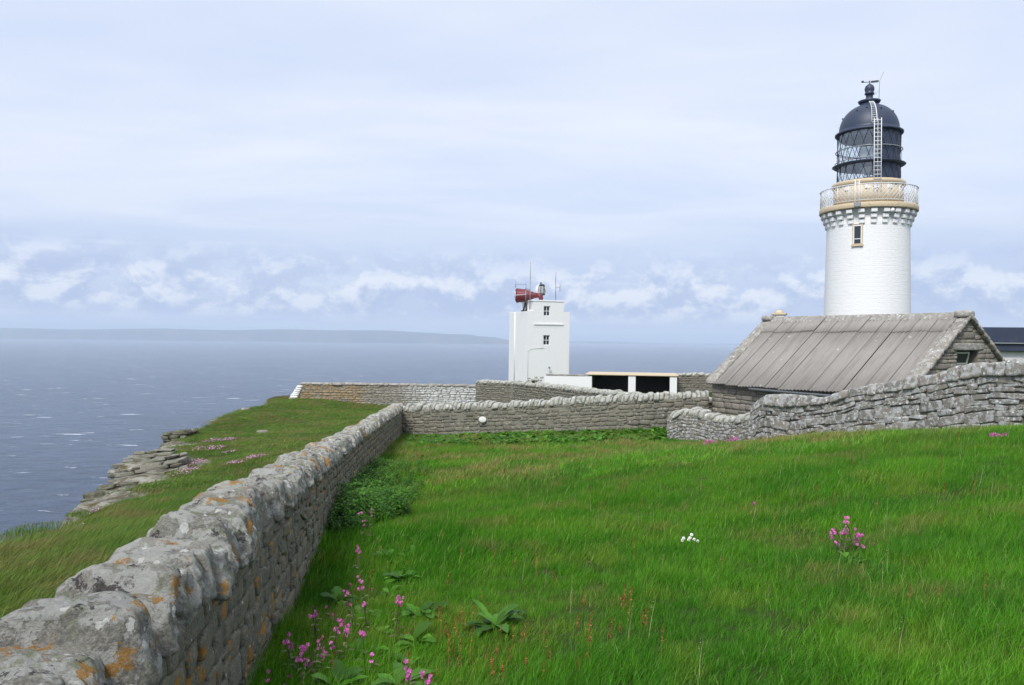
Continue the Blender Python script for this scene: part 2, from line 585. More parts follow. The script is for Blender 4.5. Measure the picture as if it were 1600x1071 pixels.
def ground(x, y):
    x = np.asarray(x, float)
    y = np.asarray(y, float)
    sh = x.shape
    xf, yf = x.ravel(), y.ravel()
    z = np.empty(xf.shape)
    for i in range(0, len(xf), 20000):
        xs, ys = np.clip(xf[i:i + 20000], -60, 90), np.clip(yf[i:i + 20000], -20, 110)
        r2 = (xs[:, None] - CT[:, 0]) ** 2 + (ys[:, None] - CT[:, 1]) ** 2
        z[i:i + 20000] = _tps(r2) @ _w[:-3] + _w[-3] + _w[-2] * xs + _w[-1] * ys
    q = np.stack([xf, yf, xf * 0], -1)
    z += 0.05 * fbm(q * 0.35, 3) + 0.022 * fbm(q * 1.4 + 9, 2)
    sd = inside_dist(xf, yf) + 0.5 * fbm(q * 0.5 + 3, 3)
    rk = rock_zone(xf, yf)
    st_ = 0.30
    zq = z / st_
    zq = (np.floor(zq) + np.clip((zq - np.floor(zq)) * 3.0 - 1.0, 0, 1)) * st_ + 0.05 * fbm(q * 2.3, 3)
    z = z * (1 - rk) + (zq - 0.12) * rk
    out = np.maximum(-sd, 0)
    edge = np.clip(1 - np.abs(sd) / 1.2, 0, 1)
    z -= 0.25 * edge ** 2
    z -= np.minimum(out * 3.5 + 1.5 * np.floor(out / 1.7), 120)
    return z.reshape(sh)


def gz(x, y):
    return float(ground(np.array([x]), np.array([y]))[0])


def stones_along(s):
    return s


# terrain mesh (one sheet, fine near the camera)
def axis(parts):
    return np.unique(np.concatenate([np.arange(a, b, s) for a, b, s in parts]))


gx = axis([(-80, -30, 4), (-30, -21, 0.6), (-21, -9, 0.13), (-9, 14, 0.22), (14, 30, 0.8), (30, 151, 6)])
gy = axis([(-40, -6, 3), (-6, 22, 0.22), (22, 40, 0.14), (40, 46, 0.22), (46, 70, 0.5), (70, 132, 5)])
GX, GY = np.meshgrid(gx, gy)
GZ = ground(GX, GY)
nx, ny = len(gx), len(gy)
idx = np.arange(nx * ny).reshape(ny, nx)
fq = np.stack([idx[:-1, :-1], idx[:-1, 1:], idx[1:, 1:], idx[1:, :-1]], -1).reshape(-1, 4)
me = npmesh('ground', np.stack([GX, GY, GZ], -1).reshape(-1, 3), fq)
attr(me, 'rock', 'FLOAT', rock_zone(GX.ravel(), GY.ravel()))


def ground_material():
    m, n, b = new_mat('turf_and_rock')
    g = n.new('ShaderNodeNewGeometry')
    pos = g.outputs['Position']
    nz = n.xyz(g.outputs['Normal'])[2]
    a = n.noise(pos, 0.5, 6, 0.6)
    bb = n.noise(pos, 5.0, 6, 0.7)
    c = n.mix(n.step(a, 0.38, 0.62), (0.030, 0.062, 0.010), (0.060, 0.090, 0.018))
    c = n.mix(n.math('MULTIPLY', n.step(bb, 0.45, 0.7), 0.6), c, (0.05, 0.04, 0.02))
    x, y, z = n.xyz(pos)
    head = n.math('MULTIPLY', n.math('SUBTRACT', 1.0, n.step(x, -8.0, -5.0)), n.step(n.noise(pos, 0.35, 5, 0.6), 0.45, 0.6))
    c = n.mix(n.math('MULTIPLY', head, 0.6), c, (0.13, 0.085, 0.04))
    rk = n.mix(n.step(n.noise(n.mapping(pos, (0.7, 0.7, 7)), 1.0, 6, 0.7), 0.35, 0.65), (0.08, 0.075, 0.06), (0.36, 0.34, 0.28))
    ra = n.new('ShaderNodeAttribute', attribute_name='rock').outputs['Fac']
    mossy = n.step(n.noise(pos, 1.6, 6, 0.7), 0.48, 0.60)
    c = n.mix(ra, c, n.mix(mossy, rk, n.mix(n.noise(pos, 4, 4, 0.6), (0.05, 0.06, 0.02), (0.14, 0.10, 0.045))))
    c = n.mix(n.math('SUBTRACT', 1.0, n.step(nz, 0.55, 0.75)), c, rk)
    n.put(b.inputs['Base Color'], c)
    b.inputs['Roughness'].default_value = 0.95
    b.inputs['Specular IOR Level'].default_value = 0.1
    n.put(b.inputs['Normal'], n.bump(n.noise(pos, 14, 6, 0.7), 0.8, 0.05))
    return m


tag(link('ground', me, ground_material()), 'rough grassy headland inside and outside the walls', None, None, 'structure')

# ------------------------------------------------------------------ sea
SEA_Z = -92.0
def sea_mesh():
    rad = np.concatenate([[0], np.geomspace(60, 33000, 70)])
    na = 96
    V = [(0, 0, SEA_Z)]
    for r_ in rad[1:]:
        for k in range(na):
            t = 2 * math.pi * k / na
            V.append((r_ * math.cos(t), r_ * math.sin(t), SEA_Z))
    T = np.array([(0, 1 + k, 1 + (k + 1) % na) for k in range(na)])
    Q = []
    for i in range(len(rad) - 2):
        for k in range(na):
            a = 1 + i * na
            Q.append((a + k, a + na + k, a + na + (k + 1) % na, a + (k + 1) % na))
    return npmesh('sea', np.array(V), [T, np.array(Q)])


def sea_material():
    m, n, b = new_mat('sea_water')
    pos = n.new('ShaderNodeNewGeometry').outputs['Position']
    wv = n.mapping(pos, (0.55, 1.0, 1.0), (0, 0, 0), (0, 0, R(18)))
    swell = n.noise(wv, 0.03, 3, 0.5, 0.3)
    chop = n.noise(wv, 0.085, 7, 0.68, 0.5)
    fine = n.noise(wv, 0.6, 5, 0.65)
    h = n.math('ADD', n.math('MULTIPLY', swell, 6.0), n.math('ADD', n.math('MULTIPLY', chop, 7.0), n.math('MULTIPLY', fine, 1.0)))
    c = n.mix(n.step(n.noise(pos, 0.0035, 4, 0.55), 0.35, 0.65), (0.030, 0.055, 0.105), (0.045, 0.075, 0.135))
    c = n.mix(n.math('MULTIPLY', n.step(chop, 0.54, 0.40), 0.6), c, (0.012, 0.026, 0.055))  # wave shading put into the colour: troughs of the chop darker
    c = n.mix(n.math('MULTIPLY', n.step(fine, 0.50, 0.66), 0.3), c, (0.09, 0.13, 0.20))
    # breaking crests
    fv = n.mapping(pos, (0.30, 1.0, 1.0), (13, 0, 0), (0, 0, R(12)))
    f1 = n.noise(fv, 0.075, 5, 0.6)
    f2 = n.noise(pos, 0.012, 3, 0.5)
    f3 = n.noise(pos, 0.9, 4, 0.7)
    fm = n.math('MULTIPLY', n.step(f1, 0.63, 0.68), n.math('MULTIPLY', n.step(f2, 0.40, 0.55), n.step(f3, 0.30, 0.55)))
    c = n.mix(fm, c, (0.80, 0.83, 0.86))
    n.put(b.inputs['Base Color'], c)
    n.put(b.inputs['Roughness'], n.math('ADD', 0.16, n.math('MULTIPLY', fm, 0.5)))
    b.inputs['IOR'].default_value = 1.33
    n.put(b.inputs['Normal'], n.bump(h, 1.0, 1.0))
    return m


tag(link('sea', sea_mesh(), sea_material()), 'grey blue sea with scattered whitecaps', None, None, 'structure')


# far islands
def island(name, prof, d, depth, label, seed):
    xs = np.arange(prof[0][0], prof[-1][0] + 1, 6.0)
    tops = np.interp(xs, [p[0] for p in prof], [p[1] for p in prof])
    rows = [(0.0, 0.0), (0.02, 0.45), (0.05, 0.72), (0.15, 0.85), (0.4, 1.0), (0.7, 0.8), (1.0, 0.0)]
    V = []
    for dd, hh in rows:
        for i, x in enumerate(xs):
            q = P(x, tops[i], d)
            hgt = q.z - SEA_Z
            jag = 1 + 0.05 * vnoise(np.array([[x * 0.05, dd * 9, seed]]))[0]
            dy = d + depth * dd + (d * 0.012) * vnoise(np.array([[x * 0.03, hh, seed + 4]]))[0]
            z = SEA_Z - 3 + (hgt + 3) * hh * (jag if hh not in (0, 1.0) else 1 + 0.006 * vnoise(np.array([[x * 0.11, 2, seed]]))[0])
            V.append((q.x * dy / d, dy, z))
    n_ = len(xs)
    ii = np.arange(len(rows) * n_).reshape(len(rows), n_)
    fq_ = np.stack([ii[:-1, :-1], ii[:-1, 1:], ii[1:, 1:], ii[1:, :-1]], -1).reshape(-1, 4)
    m = simple(name + '_moor', (0.060, 0.075, 0.075), 0.95, var=0.5, vscale=0.003, dirt=(0.13, 0.10, 0.09), dscale=0.0015, dlo=0.50, dhi=0.62, spec=0.1)
    o = link(name, npmesh(name, np.array(V), fq_), m)
    tag(o, label, None, None, 'structure')


island('hills', [(-500, 512), (0, 511), (120, 514), (250, 512), (350, 515), (450, 513), (520, 515), (600, 515), (650, 518), (700, 521), (735, 522), (748, 525), (775, 527), (800, 533), (830, 536.5)], 16500, 5000, 'long hazy island of sea cliffs on the horizon', 5)
island('hills', [(840, 534.5), (880, 533), (960, 533.5), (1010, 536), (1080, 537.2), (1200, 537.5), (1500, 540)], 26000, 4000, 'low faint island far out on the horizon', 9)

hz_m = bpy.data.materials.new('sea_haze')
hz_m.use_nodes = True
hz_m.node_tree.nodes.remove(hz_m.node_tree.nodes['Principled BSDF'])
_pv = hz_m.node_tree.nodes.new('ShaderNodeVolumePrincipled')
_pv.inputs['Color'].default_value = (0.74, 0.86, 1.0, 1)
_pv.inputs['Density'].default_value = 8.0e-5
_pv.inputs['Anisotropy'].default_value = 0.0
hz_m.node_tree.links.new(_pv.outputs[0], hz_m.node_tree.nodes['Material Output'].inputs['Volume'])
HB = MB()
HB.box((-34000, -34000, SEA_Z - 1.0), (34000, 34000, 300))
tag(HB.build('haze', hz_m), 'pale sea haze', None, None, 'stuff')

# ------------------------------------------------------------------ stone building
_cube_cache = {}


def cube_grid(n):
    if n in _cube_cache:
        return _cube_cache[n]
    vid, V, Fc = {}, [], []

    def vert(p):
        k = tuple(p)
        if k not in vid:
            vid[k] = len(V)
            V.append([2 * c / n - 1 for c in k])
        return vid[k]
    for ax in range(3):
        for side in (0, n):
            for i in range(n):
                for j in range(n):
                    q = []
                    for di, dj in ((0, 0), (1, 0), (1, 1), (0, 1)):
                        p = [0, 0, 0]
                        p[ax] = side
                        p[(ax + 1) % 3] = i + di
                        p[(ax + 2) % 3] = j + dj
                        q.append(vert(p))
                    Fc.append(q if side else q[::-1])
    _cube_cache[n] = (np.array(V, float), np.array(Fc))
    return _cube_cache[n]


def stone_block(C8, n, e, amp, freq, seedv, to_world=None, lam=0.0):
    """C8: (N,8,3) corners, index bit0=x bit1=y bit2=z. returns V (N*v,3), faces, local, tint"""
    V0, F0 = cube_grid(n)
    if np.ndim(e) == 0:
        ex = [e, e, e]
    else:
        ex = e
    a = np.abs(V0)
    m = (a[:, 0] ** ex[0] + a[:, 1] ** ex[1] + a[:, 2] ** ex[2])
    q = V0 / (m ** (1 / np.mean(ex)))[:, None]
    q = q / np.abs(q).max(0)
    u = (q + 1) / 2
    W = np.ones((len(u), 8))
    for c in range(8):
        for k in range(3):
            W[:, c] *= u[:, k] if (c >> k) & 1 else 1 - u[:, k]
    N = len(C8)
    L = np.einsum('vc,nck->nvk', W, C8)
    nd = q / np.linalg.norm(q, axis=1)[:, None]
    off = rng.random((N, 1, 3)) * 50
    disp = np.zeros(L.shape[:2])
    for aa, ff in zip(np.atleast_1d(amp), np.atleast_1d(freq)):
        disp += aa * vnoise(L * ff + off)
    if lam:
        # split laminae: every few centimetres of bedding steps in or out
        bedc = L[..., 0] * 26 + 0.8 * vnoise(L * 5 + off) + off[..., 0] * 3
        k_ = np.floor(bedc)
        f_ = bedc - k_
        h0 = vnoise(np.stack([k_ * 1.37, off[..., 1] + k_ * 0, off[..., 2] + L[..., 1] * 3], -1))
        h1 = vnoise(np.stack([(k_ + 1) * 1.37, off[..., 1] + k_ * 0, off[..., 2] + L[..., 1] * 3], -1))
        w_ = np.clip((f_ - 0.7) / 0.3, 0, 1)
        disp += lam * (h0 * (1 - w_) + h1 * w_)
    L = L + nd[None] * disp[..., None]
    Wd = to_world(L.reshape(-1, 3)) if to_world else L.reshape(-1, 3)
    Fa = (F0[None] + (np.arange(N) * len(V0))[:, None, None]).reshape(-1, 4)
    cen = C8.mean(1, keepdims=True)
    lc = (L - cen + off * 0.2).reshape(-1, 3)
    tint = np.repeat(rng.random(N), len(V0))
    return Wd, Fa, lc, tint


def stone_obj(name, blocks, mat, parent=None):
    V, Fa, LC, TI, k = [], [], [], [], 0
    for v, f, l, t in blocks:
        V.append(v)
        Fa.append(f + k)
        LC.append(l)
        TI.append(t)
        k += len(v)
    me = npmesh(name, np.concatenate(V), np.concatenate(Fa))
    attr(me, 'lc', 'FLOAT_VECTOR', np.concatenate(LC))
    attr(me, 'tint', 'FLOAT', np.concatenate(TI))
    return link(name, me, mat, parent)


class Path:
    def __init__(s, pts):
        a = np.array(pts, float)
        s.a = a
        d = np.hypot(np.diff(a[:, 0]), np.diff(a[:, 1]))
        s.s = np.concatenate([[0], np.cumsum(d)])
        s.L = s.s[-1]

    def at(s, q):
        return np.interp(q, s.s, s.a[:, 0]), np.interp(q, s.s, s.a[:, 1]), np.interp(q, s.s, s.a[:, 2])

    def nrm(s, q):
        x0, y0, _ = s.at(q - 0.4)
        x1, y1, _ = s.at(q + 0.4)
        tx, ty = x1 - x0, y1 - y0
        l = np.hypot(tx, ty) + 1e-9
        return tx / l, ty / l


def corners(lo, hi, jit):
    """lo, hi (N,3) -> (N,8,3) with jitter"""
    N = len(lo)
    C8 = np.empty((N, 8, 3))
    for c in range(8):
        for k in range(3):
            C8[:, c, k] = hi[:, k] if (c >> k) & 1 else lo[:, k]
    return C8 + (rng.random(C8.shape) - 0.5) * np.asarray(jit)


def masonry(L, H, hr, lr, seed, skip=None):
    """rubble layout on an L x H strip: list of (s0,s1,h0,h1)"""
    r = random.Random(seed)
    out = []
    h = 0.0
    while h < H:
        ch = r.uniform(*hr)
        s_ = r.uniform(-0.3, 0)
        while s_ < L:
            l = r.uniform(*lr) * (0.7 + ch / hr[1] * 0.6)
            if r.random() < 0.22 and ch > (hr[0] + hr[1]) * 0.45:
                k = r.uniform(0.35, 0.65)
                out.append((s_, s_ + l, h, h + ch * k))
                out.append((s_, s_ + l * r.uniform(0.8, 1.0), h + ch * k, h + ch))
            else:
                out.append((s_, s_ + l, h, h + ch))
            s_ += l
        h += ch
    return out


def make_wall(name, pts, label, thick=0.5, H=1.25, hr=(0.07, 0.2), lr=(0.14, 0.42), face_mat=None, cope_mat=None, gap=0.005, proud=0.022, core_mat=None, n=4, n_cope=8,
              cope=(0.10, 0.24), cope_w=0.56, cope_h=0.30, lean=0.35, cope_e=(5, 3.0, 3.2), seed=1, side=-1, jit=0.05, cope_amp=(0.035, 0.018, 0.008), near=None, both=True,
              cope_over=0.03, e_face=12, lam=0.02, cope_step=0.97, spin=2.5, cope_wave=0.03, bury=0.35):
    """pts: (x, y, z of the top of the face) along the visible face; side=-1: the body lies to the left of the path direction"""
    path = Path(pts)
    root = empty(name, (pts[0][0], pts[0][1], gz(pts[0][0], pts[0][1])))
    tag(root, label, 'stone wall')
    o0 = np.array(root.location)

    def tw(Lc, flip=False):
        q = Lc[:, 0]
        x, y, zt = path.at(np.clip(q, 0, path.L))
        tx, ty = path.nrm(np.clip(q, 0, path.L))
        ext = q - np.clip(q, 0, path.L)
        nxx, nyy = side * ty * -1, side * tx      # into the body
        t = Lc[:, 1]
        return np.stack([x + tx * ext + nxx * t, y + ty * ext + nyy * t, zt + Lc[:, 2]], 1) - o0
    # core
    m_ = max(2, int(path.L / 0.35))
    S = np.linspace(0.02, path.L - 0.02, m_)
    hz = np.linspace(-H - bury, 0.0, 9)
    rows = [(proud * 1.0, h) for h in hz] + [(thick / 2, 0.05)] + [(thick - proud, h) for h in hz[::-1]]
    V = np.array([[q, t + 0.012 * vnoise(np.array([[q * 3, h * 3, t]]))[0], h] for q in S for t, h in rows])
    nr = len(rows)
    ii = np.arange(m_ * nr).reshape(m_, nr)
    fq_ = np.stack([ii[:-1, :-1], ii[:-1, 1:], ii[1:, 1:], ii[1:, :-1]], -1).reshape(-1, 4)
    half = nr // 2
    caps = []
    for e_ in (0, m_ - 1):
        for k in range(half):
            caps.append((ii[e_, k], ii[e_, k + 1], ii[e_, nr - 2 - k], ii[e_, nr - 1 - k]))
    link('core', npmesh('core', tw(V), np.concatenate([fq_, np.array(caps)])), core_mat or M['mortar'], root)
    # face stones
    blocks = []
    for sd in ((0, 1) if both else (0,)):
        lay = masonry(path.L, H + bury, hr, lr, seed + sd)
        A_ = np.array(lay)
        A_[:, 0] = np.clip(A_[:, 0], -0.04, path.L)
        A_[:, 1] = np.clip(A_[:, 1], 0, path.L + 0.04)
        A_ = A_[(A_[:, 1] - A_[:, 0]) > 0.06]
        top = -A_[:, 2:4]            # measured down from the top
        A_ = A_[top[:, 1] > -(H + bury)]
        pr = rng.uniform(-0.3, 0.55, len(A_)) * proud
        dep = 0.14
        lo = np.stack([A_[:, 0] + gap, (pr if sd == 0 else thick - dep - pr), -A_[:, 3] + gap], 1)
        hi = np.stack([A_[:, 1] - gap, (pr + dep if sd == 0 else thick - pr), -A_[:, 2] - gap], 1)
        C8 = corners(lo, hi, (jit, 0.02, jit * 0.7))
        cc_ = C8.mean(1, keepdims=True)
        an_ = R(spin) * rng.normal(0, 1, (len(C8), 1))
        dx_, dz_ = C8[..., 0] - cc_[..., 0], C8[..., 2] - cc_[..., 2]
        C8[..., 0] = cc_[..., 0] + dx_ * np.cos(an_) - dz_ * np.sin(an_)
        C8[..., 2] = cc_[..., 2] + dx_ * np.sin(an_) + dz_ * np.cos(an_)
        if near is not None and sd == 0:
            mk = A_[:, 0] < near[0]
            if mk.any():
                blocks.append(stone_block(C8[mk], near[1], e_face, (0.012, 0.006, 0.003), (5, 14, 36), 0, tw))
            if (~mk).any():
                blocks.append(stone_block(C8[~mk], n, e_face, (0.012, 0.006), (5, 14), 0, tw))
        else:
            blocks.append(stone_block(C8, n if sd == 0 else 2, e_face, (0.012, 0.006), (5, 14), 0, tw))
    # quoins at both ends
    for e_ in (0, 1):
        h = 0
        r = random.Random(seed + 9)
        q0 = []
        while h < H + bury:
            ch = r.uniform(hr[0] * 1.3, hr[1] * 1.3)
            q0.append((h, h + ch))
            h += ch
        q0 = np.array(q0)
        s0 = -0.06 if e_ == 0 else path.L - 0.16
        lo = np.stack([q0[:, 0] * 0 + s0, q0[:, 0] * 0 + 0.01, -q0[:, 1] + gap], 1)
        hi = np.stack([q0[:, 0] * 0 + s0 + 0.22, q0[:, 0] * 0 + thick - 0.01, -q0[:, 0] - gap], 1)
        blocks.append(stone_block(corners(lo, hi, (jit, 0.03, jit * 0.4)), max(3, n), 7, (0.012, 0.006), (5, 14), 0, tw))
    stone_obj('masonry', blocks, face_mat or M['face_far'], root)
    # cope
    if cope:
        r = random.Random(seed + 5)
        s_, L_ = -0.05, []
        while s_ < path.L:
            t = r.uniform(*cope)
            if r.random() < 0.15:
                t *= 1.6
            L_.append((s_, s_ + t, r.uniform(0.74, 1.15), r.uniform(-0.045, 0.045), r.uniform(0.5, 1.5)))
            s_ += t * cope_step
        L_ = np.array(L_)
        cc = (thick / 2) + L_[:, 3]
        wv = cope_wave * vnoise(np.stack([L_[:, 0] * 0.8, L_[:, 0] * 0 + seed, L_[:, 0] * 0], 1))
        hh = cope_h * L_[:, 2] + wv
        lo = np.stack([L_[:, 0], cc - cope_w / 2, L_[:, 0] * 0 - 0.04], 1)
        hi = np.stack([L_[:, 1], cc + cope_w / 2, hh], 1)
        C8 = corners(lo, hi, (0.04, 0.06, 0.04))
        # top corners pulled in: a hump in cross section
        for c in range(8):
            if c & 4:
                C8[:, c, 1] = cc + (C8[:, c, 1] - cc) * 0.74
                C8[:, c, 0] += lean * hh * L_[:, 4]
        bl = []
        if near is not None:
            mk = L_[:, 0] < near[0]
            bl.append(stone_block(C8[mk], near[2], cope_e, cope_amp, (4, 11, 30), 0, tw, lam))
            if (~mk).any():
                bl.append(stone_block(C8[~mk], n_cope, cope_e, cope_amp, (4, 11, 30), 0, tw, lam))
        else:
            bl.append(stone_block(C8, n_cope, cope_e, cope_amp, (4, 11, 30), 0, tw))
        # mortar bed showing between the cope stones
        m_ = max(2, int(path.L / 0.12))
        S = np.linspace(0.0, path.L, m_)
        prof = [(thick / 2 - cope_w * 0.38, 0.0), (thick / 2 - cope_w * 0.33, cope_h * 0.42), (thick / 2 - cope_w * 0.18, cope_h * 0.66), (thick / 2, cope_h * 0.72), (thick / 2 + cope_w * 0.18, cope_h * 0.66),
                (thick / 2 + cope_w * 0.33, cope_h * 0.42), (thick / 2 + cope_w * 0.38, 0.0)]
        V = np.array([[q, t + 0.02 * vnoise(np.array([[q * 4, h * 6, t * 4]]))[0], h * 0.97 + 0.02 * vnoise(np.array([[q * 4, h * 6, t * 4 + 9]]))[0] - 0.01] for q in S for t, h in prof])
        nr = len(prof)
        ii = np.arange(m_ * nr).reshape(m_, nr)
        fq_ = np.stack([ii[:-1, :-1], ii[:-1, 1:], ii[1:, 1:], ii[1:, :-1]], -1).reshape(-1, 4)
        co = stone_obj('coping', bl, cope_mat or M['cope_far'], root)
        link('bedding', npmesh('bedding', tw(V), fq_), core_mat or M['mortar'], co)
    return root


def fp(px, py, d):
    p = P(px, py, d)
    return (p.x, p.y, p.z)


wall_1 = make_wall('stone_wall', W1, 'long lichened rubble wall with leaning cope stones running from the bottom left corner', H=1.15, face_mat=M['face_near'], cope_mat=M['cope_near'],
                   near=(16.0, 8, 22), n=4, n_cope=10, side=1, cope=(0.10, 0.24), cope_step=1.06, cope_w=0.57, cope_h=0.25, seed=11, lean=0.5, jit=0.06, gap=0.006, proud=0.026, hr=(0.08, 0.22), lr=(0.10, 0.36), e_face=9, cope_e=(4.5, 4.4, 5.0), lam=0.016, cope_amp=(0.030, 0.020, 0.011), spin=7, core_mat=M['old_mortar'])
W2 = [fp(620, 643, 35), fp(720, 640, 34), fp(800, 637, 33), fp(900, 632, 32), fp(1000, 627, 31), fp(1106, 622, 31)]
wall_2 = make_wall('stone_wall', W2, 'straight rubble wall with one white spot closing the far end of the field', H=1.1, n=3, n_cope=6, side=1, cope=(0.10, 0.24), cope_w=0.6, cope_h=0.28, seed=21, lean=0.12, cope_wave=0.06,
                   hr=(0.09, 0.22), lr=(0.14, 0.45), jit=0.09, cope_mat=M['cope_far'])
W3a = [fp(1043, 656, 29), fp(1062, 650, 28.6), fp(1085, 651, 28.2), fp(1120, 660, 27.4), fp(1150, 662, 26.7), fp(1172, 655, 26.1)]
wall_3 = make_wall('stone_wall', W3a, 'short low wall with rounded cope ending beside the drystone wall', H=0.75, n=4, n_cope=6, side=1, cope=(0.15, 0.30), cope_w=0.6, cope_h=0.26, seed=31,
                   face_mat=M['dry_stone'], hr=(0.06, 0.15), lr=(0.08, 0.22), bury=0.5)


def w3top(px, py):
    d = on_line(px, W3A, W3B)
    return fp(px, py, d)


W3b = [w3top(1172, 645), w3top(1190, 633), w3top(1240, 636), w3top(1290, 630), w3top(1335, 618), w3top(1400, 611), w3top(1450, 602), w3top(1500, 592), w3top(1550, 586), w3top(1600, 585),
       (13.3, 15.8, -0.55), (16.4, 10.0, -0.15)]
wall_4 = make_wall('drystone_wall', W3b, 'tall drystone wall of big blocks running out at the right edge', H=1.25, n=7, n_cope=9, side=1, cope=(0.25, 0.70), cope_w=0.62, cope_h=0.26, seed=41, lean=0.0,
                   face_mat=M['dry_stone'], cope_mat=M['dry_stone'], hr=(0.08, 0.34), lr=(0.15, 0.72), gap=0.002, proud=0.060, core_mat=M['old_mortar'], jit=0.12, cope_e=(8, 6, 6), e_face=13, cope_wave=0.10, spin=4)
W4 = [fp(470, 600, 60), fp(600, 602, 59.5), fp(748, 604, 58.6)]
wall_5 = make_wall('stone_wall', W4, 'far sea wall stained orange at one end and whitewashed at the other', H=1.6, n=2, n_cope=3, side=1, cope=(0.4, 0.9), cope_w=0.62, cope_h=0.14, seed=51, lean=0.0,
                   face_mat=M['sea_wall_stone'], cope_mat=M['skew_stone'], cope_e=(8, 8, 8), cope_wave=0.0, hr=(0.08, 0.2), lr=(0.15, 0.5))
W5 = [fp(744, 599, 57.5), fp(800, 601, 56), fp(850, 606, 51), fp(900, 612, 46.5), fp(950, 617, 43), fp(1000, 622, 40), fp(1060, 627, 36.5), fp(1100, 630, 34)]
wall_6 = make_wall('stone_wall', W5, 'curving wall with lumpy pale cope sweeping in front of the white tower', H=1.6, n=2, n_cope=4, side=1, cope=(0.18, 0.42), cope_w=0.64, cope_h=0.27, seed=61,
                   face_mat=M['face_far'], hr=(0.07, 0.18), lr=(0.12, 0.4))
W6 = [fp(1059, 587, 57.6), fp(1120, 587, 57), fp(1160, 588, 56)]
wall_7 = make_wall('stone_wall', W6, 'short high wall between the open store and the corrugated byre roof', H=2.3, n=2, n_cope=3, side=1, cope=(0.2, 0.5), cope_w=0.6, cope_h=0.18, seed=71,
                   face_mat=M['face_far'], hr=(0.08, 0.18), lr=(0.14, 0.4))
# white spot on the field end wall, white end stones on the sea wall
M['whitewash'] = simple('whitewash', (0.78, 0.78, 0.75), 0.85, var=0.1, vscale=9, bump=0.3, bscale=30, dirt=(0.42, 0.40, 0.36), dscale=5)
mb = MB()
pw = P(754, 656, 33.4)
o0 = Vector(wall_2.location)
mb.sphere((pw.x - o0.x, pw.y - o0.y + 0.02, pw.z - o0.z), 0.13, (1.25, 0.14, 0.95))
mb.build('painted_stone', M['whitewash'], wall_2)
bl = []
for k in range(7):
    pw = P(468 - k * 1.5, 603 + 3.2 * k, 60)
    c = np.array([[pw.x - 0.22 - 0.03 * k, 59.9, pw.z - 0.17], [pw.x + 0.25, 60.4, pw.z + 0.02]]) - np.array(wall_5.location)
    bl.append(stone_block(corners(c[:1], c[1:], (0.05, 0.05, 0.03)), 3, 6, (0.01,), (5,), 0))
stone_obj('end_stones', bl, M['whitewash'], wall_5)

# ------------------------------------------------------------------ lighthouse
M['white_paint'] = simple('white_masonry_paint', (0.80, 0.80, 0.79), 0.6, var=0.035, vscale=3, bump=0.5, bscale=9, dirt=(0.66, 0.66, 0.63), dscale=3.0, dlo=0.62, dhi=0.78)
_m, _n, _b = new_mat('weather_stained_white_paint')
_p = _n.new('ShaderNodeNewGeometry').outputs['Position']
_s = _n.step(_n.noise(_n.mapping(_p, (3.5, 3.5, 0.28)), 1.0, 6, 0.62), 0.55, 0.78)
_c = _n.mix(_n.math('MULTIPLY', _s, 0.45), (0.80, 0.80, 0.79), (0.62, 0.59, 0.52))
_s2 = _n.step(_n.noise(_p, 2.2, 7, 0.7), 0.60, 0.68)
_c = _n.mix(_n.math('MULTIPLY', _s2, 0.5), _c, (0.66, 0.67, 0.66))
_s3 = _n.step(_n.noise(_n.vmath('ADD', _p, (4.0, 8.0, 2.0)), 5.5, 5, 0.6), 0.73, 0.76)
_c = _n.mix(_n.math('MULTIPLY', _s3, 0.7), _c, (0.40, 0.30, 0.20))
_n.put(_b.inputs['Base Color'], _c)
_b.inputs['Roughness'].default_value = 0.7
_n.put(_b.inputs['Normal'], _n.bump(_n.noise(_p, 8, 6, 0.65), 0.6, 0.02))
M['stained_white'] = _m
M['tan_paint'] = simple('ochre_paint', (0.60, 0.49, 0.33), 0.6, var=0.12, vscale=4, bump=0.2, bscale=20, dirt=(0.42, 0.32, 0.20), dscale=3)
M['navy_paint'] = simple('black_blue_gloss_paint', (0.030, 0.043, 0.078), 0.5, var=0.2, vscale=3, spec=0.5, dirt=(0.05, 0.06, 0.085), dscale=2)
M['white_metal'] = simple('white_gloss_metal', (0.78, 0.79, 0.80), 0.4, var=0.05, vscale=4)
M['grey_metal'] = simple('grey_metal', (0.30, 0.32, 0.34), 0.45, metal=0.3, var=0.15, vscale=8)
M['dark_metal'] = simple('dark_metal', (0.05, 0.055, 0.06), 0.5, metal=0.3, var=0.2, vscale=8)
M['red_paint'] = simple('fog_horn_red', (0.17, 0.03, 0.04), 0.5, var=0.2, vscale=3, dirt=(0.20, 0.05, 0.05), dscale=2.5)
M['window_glass'] = simple('dark_window_glass', (0.03, 0.035, 0.045), 0.08, var=0.2, vscale=2, spec=0.6)
M['timber'] = simple('grey_timber', (0.22, 0.20, 0.17), 0.8, var=0.2, vscale=20)


def glass_mat():
    m, n, b = new_mat('lantern_glass')
    n.n.remove(b)
    out = n.n['Material Output']
    tr = n.new('ShaderNodeBsdfTransparent')
    tr.inputs[0].default_value = (0.93, 0.97, 0.98, 1)
    gl = n.new('ShaderNodeBsdfGlossy')
    gl.inputs['Roughness'].default_value = 0.03
    gl.inputs[0].default_value = (0.9, 0.95, 1, 1)
    mx = n.new('ShaderNodeMixShader')
    mx.inputs[0].default_value = 0.16
    n.l.new(tr.outputs[0], mx.inputs[1])
    n.l.new(gl.outputs[0], mx.inputs[2])
    n.l.new(mx.outputs[0], out.inputs[0])
    return m


M['lantern_glass'] = glass_mat()


